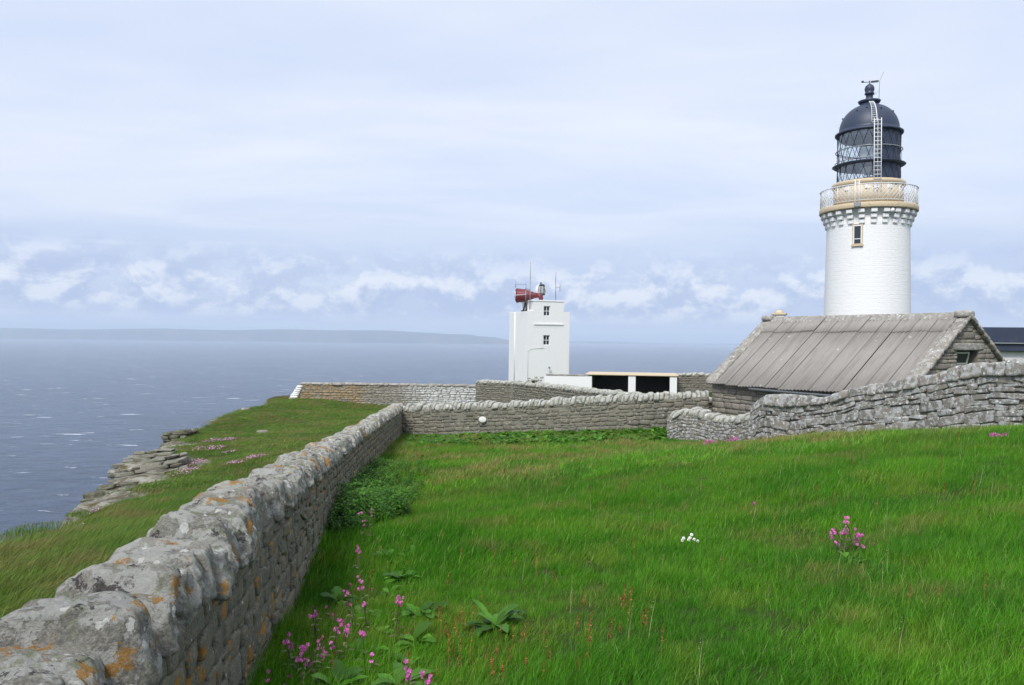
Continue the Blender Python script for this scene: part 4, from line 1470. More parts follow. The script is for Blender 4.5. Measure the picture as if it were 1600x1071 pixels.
def byre():
    fr = P(1420, 623, 24.0)         # front right eave corner
    fl = P(1113, 603, 31.2)
    L = math.hypot(fr.x - fl.x, fr.y - fl.y)
    # local X from left gable to right gable (towards camera), local Y away from camera
    ang = math.atan2(fr.y - fl.y, fr.x - fl.x)
    zb = -3.5
    rt = empty('byre', (fl.x, fl.y, zb), ang)
    tag(rt, 'stone byre with brown grey corrugated roof and small open gable window', 'byre')
    Wd = 6.0
    ze = -1.50 - zb
    zr = 0.86 - zb
    hw = Wd / 2
    t = 0.5
    inv = Matrix.Rotation(-ang, 3, 'Z')

    def blockwall(x0, x1, y, zmax, seed, axis_, sgn, clip=None, hole=None):
        """masonry skin; axis_='x' runs along X at plane y, 'y' runs along Y at plane x=y"""
        lay = masonry(x1 - x0, zmax, (0.11, 0.25), (0.22, 0.62), seed)
        out_lo, out_hi = [], []
        for s0, s1, h0, h1 in lay:
            s0, s1 = max(s0, 0) + x0, min(s1, x1 - x0) + x0
            h1 = min(h1, zmax)
            if s1 - s0 < 0.08 or h1 - h0 < 0.05:
                continue
            if clip is not None:
                lim = min(clip(s0), clip(s1))
                if h0 > lim - 0.05:
                    # shrink towards the ridge
                    mid = (s0 + s1) / 2
                    if clip(mid) < h0 + 0.06:
                        continue
                    if clip(s0) < clip(s1):
                        s0 = mid
                    else:
                        s1 = mid
                    lim = min(clip(s0), clip(s1))
                    if lim < h0 + 0.05:
                        continue
                h1 = min(h1, lim)
            if hole is not None and s1 > hole[0] and s0 < hole[1] and h1 > hole[2] and h0 < hole[3]:
                if s0 < hole[0] - 0.08:
                    s1 = hole[0]
                elif s1 > hole[1] + 0.08:
                    s0 = hole[1]
                else:
                    continue
            pr = rng.uniform(-0.006, 0.014)
            if axis_ == 'x':
                out_lo.append((s0 + 0.003, y - pr, h0 + 0.003))
                out_hi.append((s1 - 0.003, y + 0.12, h1 - 0.003))
            else:
                out_lo.append((y - 0.12, s0 + 0.003, h0 + 0.003))
                out_hi.append((y + pr, s1 - 0.003, h1 - 0.003))
        return stone_block(corners(np.array(out_lo), np.array(out_hi), (0.02, 0.012, 0.035) if axis_ == 'x' else (0.012, 0.03, 0.035)), 3, 9, (0.008, 0.005), (5, 14), 0)
    slope = (zr - ze) / hw
    clipf = lambda s: ze + 0.05 + min(s, Wd - s) * slope
    hole = (2.42, 3.58, 2.62, 3.32)
    bl = [blockwall(0, L, 0, ze - 0.02, 101, 'x', 1), blockwall(0, Wd, L, zr, 102, 'y', 1, clipf, hole)]
    stone_obj('wall', bl, M['byre_stone'], rt)
    core = MB()
    core.box((0.02, 0.03, 0), (L - 0.02, t, ze - 0.05))
    core.box((0.02, Wd - t, 0), (L - 0.02, Wd, ze - 0.05))
    for x0, x1 in ((0.0, t - 0.02), (L - t + 0.02, L - 0.025)):
        if x0 == 0.0:
            core.poly([(x0, 0.0, 0), (x0, 0, ze), (x0, hw, zr), (x0, Wd, ze), (x0, Wd, 0)], (x1 - x0, 0, 0))
        else:
            def zc(y_):
                return ze + min(y_, Wd - y_) * slope
            h0, h1, hz0, hz1 = hole
            core.poly([(x0, 0, 0), (x0, 0, ze), (x0, h0, zc(h0)), (x0, h0, 0)], (x1 - x0, 0, 0))
            core.poly([(x0, h1, 0), (x0, h1, zc(h1)), (x0, Wd, ze), (x0, Wd, 0)], (x1 - x0, 0, 0))
            core.poly([(x0, h0, 0), (x0, h0, hz0), (x0, h1, hz0), (x0, h1, 0)], (x1 - x0, 0, 0))
            pk = [(x0, h0, hz1), (x0, h0, zc(h0))] + ([(x0, hw, zr)] if h0 < hw < h1 else []) + [(x0, h1, zc(h1)), (x0, h1, hz1)]
            core.poly(pk, (x1 - x0, 0, 0))
    core.build('wall_core', M['mortar'], rt)
    # lintel over the window
    b_ = np.array([[[L - 0.12, hole[0] - 0.28, hole[3] + 0.005], [L + 0.03, hole[1] + 0.30, hole[3] + 0.24]]])
    stone_obj('lintel', [stone_block(corners(b_[:, 0], b_[:, 1], (0.01, 0.03, 0.03)), 5, 9, (0.006,), (5,), 0)], M['skew_stone'], rt)
    # window: tilted sash, boards below, dark inside
    w = MB()
    x = L - 0.22
    y0, y1, z0, z1 = hole[0] + 0.01, hole[1] - 0.34, hole[2] + 0.26, hole[3] - 0.03
    tilt = Matrix.Translation((x, 0, z0)) @ Matrix.Rotation(R(12), 4, 'Y') @ Matrix.Translation((-x, 0, -z0))
    f = 0.05
    w.box((x, y0, z0), (x + 0.05, y1, z0 + f), 0.0, tilt)
    w.box((x, y0, z1 - f), (x + 0.05, y1, z1), 0.0, tilt)
    w.box((x, y0, z0 + f), (x + 0.05, y0 + f, z1 - f), 0.0, tilt)
    w.box((x, y1 - f, z0 + f), (x + 0.05, y1, z1 - f), 0.0, tilt)
    win = w.build('window', simple('pale_green_frame', (0.42, 0.46, 0.40), 0.7), rt)
    MB().box((x + 0.015, y0 + f, z0 + f), (x + 0.03, y1 - f, z1 - f), 0, tilt).build('pane', M['window_glass'], win)
    bd = MB()
    for k in range(5):
        yy = y0 + k * (y1 - y0) / 5
        bd.box((x - 0.01, yy + 0.006, hole[2]), (x + 0.02, yy + (y1 - y0) / 5 - 0.006, z0 - 0.02))
    bd.build('boards', M['timber'], win)
    MB().box((x - 0.30, hole[0] - 0.1, hole[2] - 0.1), (x - 0.27, hole[1] + 0.1, hole[3] + 0.1)).build('interior_shade_panel', M['interior_shade'], win)  # dark panel standing in for the shade behind the open window
    # corrugated roof
    pitch = 0.146
    amp = 0.026
    x0, x1 = 0.28, L - 0.30
    nsheet = 12
    sw = (x1 - x0) / nsheet
    sub = 10
    run = math.hypot(hw + 0.16, zr - ze)
    nx_ = (-(zr - ze) / run, hw / run)
    V, Fq = [], []
    for sdx in (0, 1):
        for k in range(nsheet):
            xa, xb = x0 + k * sw, x0 + (k + 1) * sw + 0.07
            lift = 0.012
            for (ta, tb, lf) in ((-0.03, 0.80, 0.0), (0.78, 1.0, 0.03)):
                xs = np.arange(xa, xb, pitch / sub)
                wob = rng.uniform(-0.012, 0.012)
                base = len(V)
                for q in xs:
                    hgt = amp * math.cos(2 * math.pi * q / pitch) + lift + lf + wob + 0.034 * (q - xa) / (xb - xa)
                    for tt in (ta + wob, tb):
                        yy = -0.16 + (hw + 0.16) * tt
                        zz = ze - 0.12 + (zr - ze + 0.12) * tt
                        yv = yy - hgt * 0.65
                        zv = zz + hgt * 0.76 + 0.08
                        if sdx:
                            yv = Wd - yv
                        V.append((q, yv, zv))
                for i in range(len(xs) - 1):
                    a = base + 2 * i
                    Fq.append((a, a + 1, a + 3, a + 2) if sdx else (a, a + 2, a + 3, a + 1))
    me_ = npmesh('roof', np.array(V), np.array(Fq))
    ro = link('roof', me_, corrugated_mat(), rt)
    md = ro.modifiers.new('thickness', 'SOLIDIFY')
    md.thickness = 0.008
    rd = MB()
    for k in range(6):
        a0 = x0 + k * (x1 - x0) / 6
        a1 = a0 + (x1 - x0) / 6 + 0.05
        lf = 0.006 * (k % 2)
        rd.poly([(a0, hw - 0.22, zr - 0.03 + lf), (a0, hw, zr + 0.19 + lf), (a0, hw + 0.22, zr - 0.03 + lf), (a0, hw + 0.20, zr - 0.07 + lf), (a0, hw, zr + 0.13 + lf), (a0, hw - 0.20, zr - 0.07 + lf)][::-1], (a1 - a0, 0, 0))
    rd.build('ridge_cap', M['skew_stone'], ro)
    # skews (sloping cope stones) on both gables
    for xc in (0.10, L - 0.12):
        bl = []
        for sdx in (0, 1):
            m_ = 9
            for k in range(m_):
                ta, tb = k / m_, (k + 1) / m_
                lo, hi = np.zeros((1, 3)), np.zeros((1, 3))
                lo[0] = (xc - 0.27, -0.22 + (hw + 0.22) * ta, 0.0)
                hi[0] = (xc + 0.25, -0.22 + (hw + 0.22) * tb + 0.01, 0.15)
                C8 = corners(lo, hi, (0.04, 0.02, 0.02))
                C8[..., 2] += ze - 0.12 + (C8[..., 1] + 0.22) * (zr + 0.12 - ze) / (hw + 0.22)
                if sdx:
                    C8[..., 1] = Wd - C8[..., 1]
                    C8 = C8[:, [2, 3, 0, 1, 6, 7, 4, 5]]
                bl.append(stone_block(C8, 5, (8, 8, 7), (0.016, 0.008), (5, 14), 0))
        lo = np.array([[xc - 0.22, hw - 0.28, zr + 0.02]])
        hi = np.array([[xc + 0.22, hw + 0.28, zr + 0.24]])
        bl.append(stone_block(corners(lo, hi, (0.04, 0.05, 0.04)), 5, 5, (0.02, 0.01), (5, 14), 0))
        stone_obj('skew', bl, M['skew_stone'], rt)
    # gutter
    g = MB()
    gx0, gx1 = 2.2, L - 1.5
    pts = []
    for k in range(9):
        a = math.pi + k / 8 * math.pi
        pts.append((0.075 * math.cos(a), 0.075 * math.sin(a)))
    for k in range(8):
        (ya, za), (yb, zb_) = pts[k], pts[k + 1]
        g.poly([(gx0, -0.26 + ya, ze - 0.16 + za), (gx1, -0.26 + ya, ze - 0.20 + za), (gx1, -0.26 + yb, ze - 0.20 + zb_), (gx0, -0.26 + yb, ze - 0.16 + zb_)], (0, 0, 0.01))
    g.build('gutter', M['grey_metal'], rt)


byre()


# ------------------------------------------------------------------ keeper's house at the right, chimney behind the byre
def house():
    c = P(1540, 560, 42)
    zb = gz(c.x + 3, c.y + 2) - 0.3
    rt = empty('keepers_house', (c.x, c.y, zb), R(-14))
    tag(rt, 'low white house with broad navy roof edge behind the byre gable', 'house')
    Z = lambda py: P(1570, py, 42).z - zb
    L = 12
    MB().box((0.0, 0, 0), (L, 7, Z(549)), 0.02).build('wall', M['white_paint'], rt)
    rf = MB()
    rf.box((-0.35, -0.35, Z(549) + 0.003), (L + 0.3, 7.3, Z(537.5)), 0.02)
    rf.build('lower_fascia', simple('slate_blue_felt', (0.035, 0.045, 0.075), 0.5, var=0.3, vscale=2), rt)
    MB().box((-0.45, -0.48, Z(537.5) + 0.003), (L + 0.4, 7.45, Z(535.8)), 0.01).build('trim', M['grey_metal'], rt)
    MB().box((-0.38, -0.40, Z(535.8) + 0.003), (L + 0.3, 7.3, Z(512)), 0.03).build('roof', M['navy_paint'], rt)
    MB().box((3.0, 2.5, Z(512) - 0.2), (3.7, 3.1, Z(505)), 0.02).build('roof_hatch', M['navy_paint'], rt)


house()


def outhouse():
    c = P(1215, 500, 46)
    zb = gz(c.x, c.y) - 0.2
    rt = empty('outhouse', (c.x, c.y, zb), R(-25))
    tag(rt, 'small white building whose ochre capped chimney shows over the byre ridge', 'outhouse')
    Z = lambda py: P(1215, py, 46).z - zb
    MB().box((-1.2, 0.35, 0), (5.5, 4.5, Z(525)), 0.02).build('wall', M['white_paint'], rt)
    MB().box((-1.4, 0.2, Z(525) + 0.003), (5.7, 4.7, Z(521)), 0.02).build('roof', M['navy_paint'], rt)
    ch = MB().box((-0.34, 0.5, Z(521)), (0.34, 1.05, Z(492)), 0.01).build('chimney', M['white_paint'], rt)
    cp = MB()
    cp.box((-0.42, 0.42, Z(492) + 0.002), (0.42, 1.13, Z(489)), 0.02)
    cp.lathe([(0.30, Z(489)), (0.20, Z(487)), (0.15, Z(484)), (0.13, Z(484))], 16, Matrix.Translation((0, 0.78, 0)))
    cp.build('cap', M['tan_paint'], ch)


outhouse()

# ------------------------------------------------------------------ rock ledges on the cliff edge
M['ledge_rock'] = stone_mat('ledge_flagstone', (0.17, 0.16, 0.125), (0.33, 0.31, 0.25), (0.50, 0.49, 0.42), 0.55, 0.0, 0.0, 0.6, 2.0, 0.02)


def ledge(label, slabs, mat=None):
    """slabs: (px, py, depth of the top front edge, width, depth, number of beds, bed height, turn, dip)"""
    p0 = P(*slabs[0][:3])
    rt = []
    for px, py, d, w, dp, nl, hh, rz, ti in slabs:
        p = P(px, py, d)
        for k in range(nl):
            # each bed is broken into two or three blocks and steps out as it goes down
            x_ = -w / 2
            while x_ < w / 2 - 0.15:
                l = w * rng.uniform(0.3, 0.75)
                l = min(l, w / 2 - x_ + 0.1)
                st = -0.16 * k + rng.uniform(-0.12, 0.12)
                lo = np.array([[x_ + 0.02, st, -k * hh - hh]])
                hi = np.array([[x_ + l - 0.02, st + dp + 0.3 * k, -k * hh - 0.012]])
                C8 = corners(lo, hi, (0.16, 0.22, hh * 0.45))
                mt = np.array(Matrix.Rotation(R(rz), 3, 'Z') @ Matrix.Rotation(R(ti), 3, 'Y') @ Matrix.Rotation(R(-6), 3, 'X'))
                tw = lambda L_, mt=mt, p=p: L_ @ mt.T + np.array(p - p0)
                rt.append(stone_block(C8, 8, (10, 10, 8), (0.05, 0.03, 0.012), (1.5, 5, 14), 0, tw))
                x_ += l
    o = stone_obj('rock_ledge', rt, mat or M['ledge_rock'])
    o.location = p0
    tag(o, label, 'rock')


M['dark_ledge'] = stone_mat('dark_flagstone', (0.085, 0.085, 0.060), (0.17, 0.155, 0.11), (0.36, 0.35, 0.28), 0.30, 0.0, 0.0, 0.9, 2.0, 0.02)  # darker, mossier tones of the ledge flagstone
ledge('broad pale layered rock shelf in the middle of the cliff edge', [(228, 727, 29.5, 2.3, 1.4, 6, 0.13, 14, -9), (262, 713, 30.5, 1.2, 0.9, 3, 0.11, 20, -9), (208, 745, 28.3, 1.3, 1.0, 3, 0.14, 8, -7)])
ledge('dark stacked rock corner at the lowest edge of the cliff', [(165, 768, 25.6, 1.6, 1.5, 5, 0.17, 5, -7), (152, 785, 24.6, 1.1, 1.2, 5, 0.15, 2, -6), (180, 757, 26.4, 1.2, 1.0, 3, 0.13, 10, -7)], M['dark_ledge'])
ledge('small grey slabs in the grass below the rock shelf', [(205, 762, 26.2, 1.1, 0.7, 3, 0.12, 12, -8), (236, 762, 26.0, 0.8, 0.5, 2, 0.11, 20, -8), (192, 781, 24.9, 1.3, 0.6, 2, 0.12, 8, -6), (222, 772, 25.2, 0.5, 0.5, 2, 0.14, 8, -3)])
ledge('narrow pale rock steps beside the pink thrift', [(258, 745, 27.6, 0.9, 0.5, 3, 0.10, 30, -9), (274, 733, 28.8, 0.8, 0.5, 3, 0.10, 30, -9)])
ledge('brown rock block overhanging the sea at the cliff corner', [(203, 722, 31.3, 1.6, 1.2, 4, 0.20, 4, -4), (215, 712, 32.2, 1.2, 1.0, 2, 0.13, 8, -4), (238, 704, 33, 1.4, 0.8, 2, 0.12, 14, -4)])
ledge('small dark rock step high on the far cliff edge', [(272, 675, 38.6, 1.1, 1.0, 4, 0.17, 3, -2), (290, 671, 39.5, 0.8, 0.6, 2, 0.13, 12, -4)], M['dark_ledge'])


def boulder(px, py, d, w, h, label):
    p = P(px, py, d)
    p.z = gz(p.x, p.y)
    c = np.array([[-w / 2, -w / 3, -0.1]])
    o = stone_obj('boulder', [stone_block(corners(c, -c + [[0, 0, h - 0.1]], (w * 0.2, w * 0.2, 0.04)), 7, 3.2, (0.03, 0.015), (3, 9), 0)], M['ledge_rock'])
    o.location = p
    tag(o, label, 'rock')


boulder(410, 681, 40, 0.55, 0.16, 'single flat pale stone lying on the headland turf')
boulder(384, 646, 50, 0.5, 0.18, 'small stone near the far brow of the headland')

# ------------------------------------------------------------------ plants
def leaf_material(name, a, b_, c_=None, trans=0.35, patch=0.35, red=None, cthr=(0.52, 0.68), rough=0.55, tipc=None):
    m, n, b = new_mat(name)
    out = n.n['Material Output']
    pos = n.new('ShaderNodeNewGeometry').outputs['Position']
    rnd = n.new('ShaderNodeAttribute', attribute_name='rnd').outputs['Fac']
    c = n.mix(n.step(n.noise(pos, patch, 4, 0.55), 0.36, 0.64), a, b_)
    if c_ is not None:
        pm = n.step(n.noise(n.vmath('ADD', pos, (7.0, 3.0, 0.0)), patch * 1.7, 5, 0.6), cthr[0], cthr[1])
        c = n.mix(n.math('MULTIPLY', pm, 0.85), c, c_)
    if red is not None:
        col_r, y0, y1, amt = red
        x, y, z = n.xyz(pos)
        rm = n.math('MULTIPLY', n.step(y, y0, y1), n.step(n.noise(n.vmath('ADD', pos, (1.0, 9.0, 0.0)), 0.55, 5, 0.6), 0.40, 0.62))
        rr = n.math('MULTIPLY', n.math('ADD', rm, n.math('MULTIPLY', n.step(n.noise(pos, 0.9, 4, 0.6), 0.54, 0.66), 0.6)), amt)
        rr = n.math('MULTIPLY', rr, n.step(rnd, 0.25, 0.55), clamp=True)
        c = n.mix(rr, c, col_r)
    if tipc is not None:
        c = n.mix(n.math('MULTIPLY', n.step(rnd, 0.86, 0.96), 0.8), c, tipc)
    v = n.math('ADD', 0.62, n.math('MULTIPLY', n.math('POWER', n.math('FRACT', n.math('MULTIPLY', rnd, 13.7)), 1.6), 1.1))
    sc = n.new('ShaderNodeVectorMath', operation='SCALE')
    n.put(sc.inputs[0], c)
    n.put(sc.inputs['Scale'], v)
    n.put(b.inputs['Base Color'], sc.outputs[0])
    b.inputs['Roughness'].default_value = rough
    b.inputs['Specular IOR Level'].default_value = 0.25
    tr = n.new('ShaderNodeBsdfTranslucent')
    n.put(tr.inputs[0], sc.outputs[0])
    mx = n.new('ShaderNodeMixShader')
    mx.inputs[0].default_value = trans
    n.l.new(b.outputs[0], mx.inputs[1])
    n.l.new(tr.outputs[0], mx.inputs[2])
    n.l.new(mx.outputs[0], out.inputs[0])
    return m


M['grass'] = leaf_material('meadow_grass', (0.048, 0.195, 0.006), (0.095, 0.275, 0.010), (0.150, 0.265, 0.022), 0.35, 0.60, ((0.31, 0.20, 0.09), 12.0, 21.0, 0.9), tipc=(0.24, 0.36, 0.08))
M['head_grass'] = leaf_material('headland_grass', (0.085, 0.190, 0.018), (0.150, 0.235, 0.035), (0.21, 0.185, 0.06), 0.35, 0.30, cthr=(0.47, 0.64), tipc=(0.26, 0.25, 0.10))
M['dock'] = leaf_material('dock_leaf', (0.055, 0.175, 0.012), (0.095, 0.240, 0.022), None, 0.35, 2.0, rough=0.5)
M['dock_dark'] = leaf_material('broad_dock_leaf', (0.045, 0.140, 0.012), (0.075, 0.190, 0.020), None, 0.25, 6.0, rough=0.55)
M['nettle'] = leaf_material('nettle_leaf', (0.038, 0.130, 0.008), (0.085, 0.210, 0.016), None, 0.35, 1.2, rough=0.5)
M['stalk'] = leaf_material('flower_stalk', (0.09, 0.12, 0.04), (0.12, 0.09, 0.05), None, 0.1, 3.0)
M['sorrel'] = leaf_material('sorrel_seed_head', (0.26, 0.085, 0.03), (0.34, 0.15, 0.05), None, 0.3, 3.0)
M['seedhead'] = leaf_material('straw_seed_head', (0.34, 0.29, 0.15), (0.42, 0.37, 0.22), None, 0.3, 3.0)
M['pink'] = leaf_material('campion_petal', (0.62, 0.12, 0.40), (0.70, 0.20, 0.52), None, 0.35, 6.0, rough=0.6)
M['pink_dull'] = leaf_material('campion_bud', (0.28, 0.05, 0.13), (0.34, 0.08, 0.17), None, 0.25, 6.0)
M['thrift'] = leaf_material('thrift_head', (0.60, 0.33, 0.47), (0.66, 0.42, 0.56), None, 0.3, 4.0)
M['petal_white'] = simple('white_petal', (0.84, 0.84, 0.82), 0.7, var=0.03)


def blades(N, radius, h, w, wind=(0.35, 0.0), droop=0.5, segs=3, spread=0.35, r=None):
    """grass tuft arrays"""
    r = r or rng
    a = r.random(N) * 2 * math.pi
    q = radius * np.sqrt(r.random(N))
    bx, by = q * np.cos(a), q * np.sin(a)
    hh = r.uniform(h[0], h[1], N)
    la = r.random(N) * 2 * math.pi
    lm = r.random(N) * spread
    lx, ly = np.cos(la) * lm + wind[0] * r.uniform(0.4, 1.5, N), np.sin(la) * lm + wind[1]
    fa = r.random(N) * math.pi
    ww = r.uniform(w[0], w[1], N)
    T = np.linspace(0, 1, segs + 1)
    V, rn = [], []
    for i, t in enumerate(T):
        cx = bx + lx * hh * (0.35 * t + 0.65 * t * t)
        cy = by + ly * hh * (0.35 * t + 0.65 * t * t)
        cz = hh * (t - droop * 0.45 * t * t * np.minimum(1.5, np.hypot(lx, ly)))
        wd = ww * (1 - t) ** 0.6 * 0.5
        if i < segs:
            V.append(np.stack([cx - wd * np.cos(fa), cy - wd * np.sin(fa), cz], 1))
            V.append(np.stack([cx + wd * np.cos(fa), cy + wd * np.sin(fa), cz], 1))
        else:
            V.append(np.stack([cx, cy, cz], 1))
    k = 2 * segs + 1
    Va = np.stack(V, 1).reshape(-1, 3)
    b0 = np.arange(N) * k
    Q = np.concatenate([np.stack([b0 + 2 * i, b0 + 2 * i + 1, b0 + 2 * i + 3, b0 + 2 * i + 2], 1) for i in range(segs - 1)]) if segs > 1 else np.zeros((0, 4), int)
    T_ = np.stack([b0 + 2 * segs - 2, b0 + 2 * segs - 1, b0 + 2 * segs], 1)
    return Va, Q, T_, np.repeat(r.random(N), k)


def tuft_mesh(name, parts):
    V, Q, T_, A_, k = [], [], [], [], 0
    for v, q, t, a in parts:
        V.append(v)
        if len(q):
            Q.append(q + k)
        if len(t):
            T_.append(t + k)
        A_.append(a)
        k += len(v)
    me = npmesh(name, np.concatenate(V), ([np.concatenate(Q)] if Q else []) + ([np.concatenate(T_)] if T_ else []))
    attr(me, 'rnd', 'FLOAT', np.concatenate(A_))
    return me


def src_collection(name, meshes, mat):
    c = bpy.data.collections.new(name)
    for me in meshes:
        o = bpy.data.objects.new(me.name, me)
        if not me.materials:
            for m in (mat if isinstance(mat, list) else [mat]):
                me.materials.append(m)
        c.objects.link(o)
    return c


def scatter(name, pts, scl, coll, ncoll, label, rot=None, normal_tilt=None):
    me = bpy.data.meshes.new(name)
    me.vertices.add(len(pts))
    me.vertices.foreach_set('co', np.asarray(pts, np.float32).ravel())
    rz = rng.uniform(-0.6, 0.6, len(pts)) if rot is None else rot
    attr(me, 'rotz', 'FLOAT_VECTOR', np.stack([rng.normal(0, 0.06, len(pts)), rng.normal(0, 0.06, len(pts)), rz], 1))
    attr(me, 'scl', 'FLOAT', scl)
    attr(me, 'idx', 'INT', rng.integers(0, ncoll, len(pts)))
    me.update()
    o = bpy.data.objects.new(name, me)
    COL.objects.link(o)
    ng = bpy.data.node_groups.new(name + '_scatter', 'GeometryNodeTree')
    ng.interface.new_socket('Geometry', in_out='INPUT', socket_type='NodeSocketGeometry')
    ng.interface.new_socket('Geometry', in_out='OUTPUT', socket_type='NodeSocketGeometry')
    N = ng.nodes
    gi, go = N.new('NodeGroupInput'), N.new('NodeGroupOutput')
    ip = N.new('GeometryNodeInstanceOnPoints')
    ci = N.new('GeometryNodeCollectionInfo')
    ci.inputs['Collection'].default_value = coll
    ci.inputs['Separate Children'].default_value = True
    ci.inputs['Reset Children'].default_value = True
    ip.inputs['Pick Instance'].default_value = True

    def at(nm, dt):
        a = N.new('GeometryNodeInputNamedAttribute')
        a.data_type = dt
        a.inputs['Name'].default_value = nm
        return a.outputs['Attribute']
    e2r = N.new('FunctionNodeEulerToRotation')
    ng.links.new(at('rotz', 'FLOAT_VECTOR'), e2r.inputs[0])
    ng.links.new(gi.outputs[0], ip.inputs['Points'])
    ng.links.new(ci.outputs[0], ip.inputs['Instance'])
    ng.links.new(at('idx', 'INT'), ip.inputs['Instance Index'])
    ng.links.new(e2r.outputs[0], ip.inputs['Rotation'])
    ng.links.new(at('scl', 'FLOAT'), ip.inputs['Scale'])
    ng.links.new(ip.outputs[0], go.inputs[0])
    md = o.modifiers.new('scatter', 'NODES')
    md.node_group = ng
    tag(o, label, None, None, 'stuff')
    return o


W1P = np.array(W1)


def wall1_x(y):
    return np.interp(y, W1P[:, 1], W1P[:, 0])


def field_mask(x, y):
    """inside the walled field"""
    ok = x > wall1_x(y) + 0.02
    k = x / np.maximum(y, 0.1) * F + 800
    lim = np.interp(k, [560, 630, 800, 1043, 1044, 1172, 1600, 2600], [36, 35, 33, 31, 29, 26, 18.5, 12])
    return ok & ((y < lim - 0.02) | (y < 3))


def in_view(x, y, m=140):
    k = x / np.maximum(y, 0.1) * F + 800
    return (y > 0.5) & (k > -m) & (k < 1600 + m)


def zone(x0, x1, y0, y1, dens):
    n_ = int((x1 - x0) * (y1 - y0) * dens)
    return rng.uniform(x0, x1, n_), rng.uniform(y0, y1, n_)


WIND = (0.32, 0.08)
near_src = src_collection('near_tufts', [tuft_mesh('tuft_near', [blades(76, 0.13, (0.04, 0.12), (0.0022, 0.0042), WIND, 0.6, 3, 0.8), blades(12, 0.13, (0.09, 0.16), (0.0020, 0.0032), WIND, 0.7, 3, 0.6), blades(30, 0.12, (0.02, 0.08), (0.003, 0.006), WIND, 0.4, 2, 1.0)]) for _ in range(7)], M['grass'])
mid_src = src_collection('mid_tufts', [tuft_mesh('tuft_mid', [blades(66, 0.22, (0.05, 0.17), (0.0045, 0.009), WIND, 0.6, 2, 0.7)]) for _ in range(6)], M['grass'])
far_src = src_collection('far_tufts', [tuft_mesh('tuft_far', [blades(66, 0.36, (0.06, 0.19), (0.009, 0.017), WIND, 0.6, 2, 0.7)]) for _ in range(6)], M['grass'])


def scatter_zone(name, zones, src, ns, label, sc=(0.8, 1.25), mask=field_mask, extra=None):
    X, Y = [], []
    for z_ in zones:
        a, b_ = zone(*z_)
        k = mask(a, b_) & in_view(a, b_)
        X.append(a[k])
        Y.append(b_[k])
    X, Y = np.concatenate(X), np.concatenate(Y)
    Zz = ground(X, Y)
    q = np.stack([X, Y, X * 0], 1)
    s = rng.uniform(sc[0], sc[1], len(X)) * (1 + 0.30 * fbm(q * 0.7, 2))
    if extra is not None:
        s = s * extra(X, Y)
    return scatter(name, np.stack([X, Y, Zz - 0.01], 1), s, src, ns, label)


def tall_by_wall(x, y):
    return 1 + 0.6 * np.exp(-np.maximum(x - wall1_x(y), 0) / 0.5)


scatter_zone('grass', [(-5, 9, 3.0, 8.5, 75)], near_src, 7, 'lush green grass nearest the viewer', extra=tall_by_wall)
scatter_zone('grass', [(-6, 14, 8.2, 16.5, 50)], mid_src, 6, 'green grass across the middle of the field', extra=tall_by_wall)
scatter_zone('grass', [(-8, 14, 16, 36, 26)], far_src, 6, 'browner grass at the far side of the field', extra=tall_by_wall)


def head_mask(x, y):
    sd = inside_dist(x, y)
    k = x / np.maximum(y, 0.1) * F + 800
    return (sd > -0.1) & (rock_zone(x, y) < 0.35 + 0.5 * (rng.random(x.shape) < 0.12)) & (x < wall1_x(np.minimum(y, 35)) - 0.55) & (y < 59.8) & (k < 700)


WIND2 = (0.75, 0.25)
hn_src = src_collection('headland_tufts', [tuft_mesh('tuft_head', [blades(70, 0.22, (0.10, 0.24), (0.004, 0.008), WIND2, 0.75, 3, 0.35)]) for _ in range(6)], M['head_grass'])
hf_src = src_collection('headland_far_tufts', [tuft_mesh('tuft_head_far', [blades(60, 0.40, (0.05, 0.13), (0.010, 0.020), WIND2, 0.7, 2, 0.6)]) for _ in range(6)], M['head_grass'])
scatter_zone('grass', [(-12, -1, 3, 22, 45)], hn_src, 6, 'wind combed grass outside the wall', mask=head_mask)
scatter_zone('grass', [(-24, -2, 20, 60, 17)], hf_src, 6, 'short turf on the far brow of the headland', sc=(0.7, 1.2), mask=head_mask)


# ---- broad-leaved plants
def leaf(L, W, curl=0.5, tilt=0.6, az=0.0, n=6, wav=0.06, base=(0, 0, 0), stem=0.25, r=None):
    r = r or rng
    V, Q = [], []
    rows = n + 1
    for i in range(rows):
        t = i / n
        w = W * (math.sin(math.pi * min(1, (t * 0.93 + 0.05))) ** 0.75)
        if t >= 1:
            w = 0.002
        s = (stem + t) * L
        ang = tilt - curl * t * 1.3
        x_ = L * (stem * math.cos(tilt) + t * math.cos(tilt - curl * t * 0.6))
        z_ = L * (stem * math.sin(tilt) + t * math.sin(tilt - curl * t * 0.6))
        for j, u in enumerate((-1, -0.5, 0, 0.5, 1)):
            V.append((x_, u * w, z_ + abs(u) * w * 0.25 + wav * W * math.sin(i * 2.1 + j * 1.7)))
    for i in range(n):
        for j in range(4):
            a = i * 5 + j
            Q.append((a, a + 1, a + 6, a + 5))
    # stalk
    k = len(V)
    V += [(0, -0.004, 0), (0, 0.004, 0), (L * stem * math.cos(tilt), 0.004, L * stem * math.sin(tilt)), (L * stem * math.cos(tilt), -0.004, L * stem * math.sin(tilt))]
    Q.append((k, k + 1, k + 2, k + 3))
    V = np.array(V)
    c, s_ = math.cos(az), math.sin(az)
    V = np.stack([V[:, 0] * c - V[:, 1] * s_, V[:, 0] * s_ + V[:, 1] * c, V[:, 2]], 1) + np.array(base)
    return V, np.array(Q), np.zeros((0, 3), int), np.full(len(V), r.random())


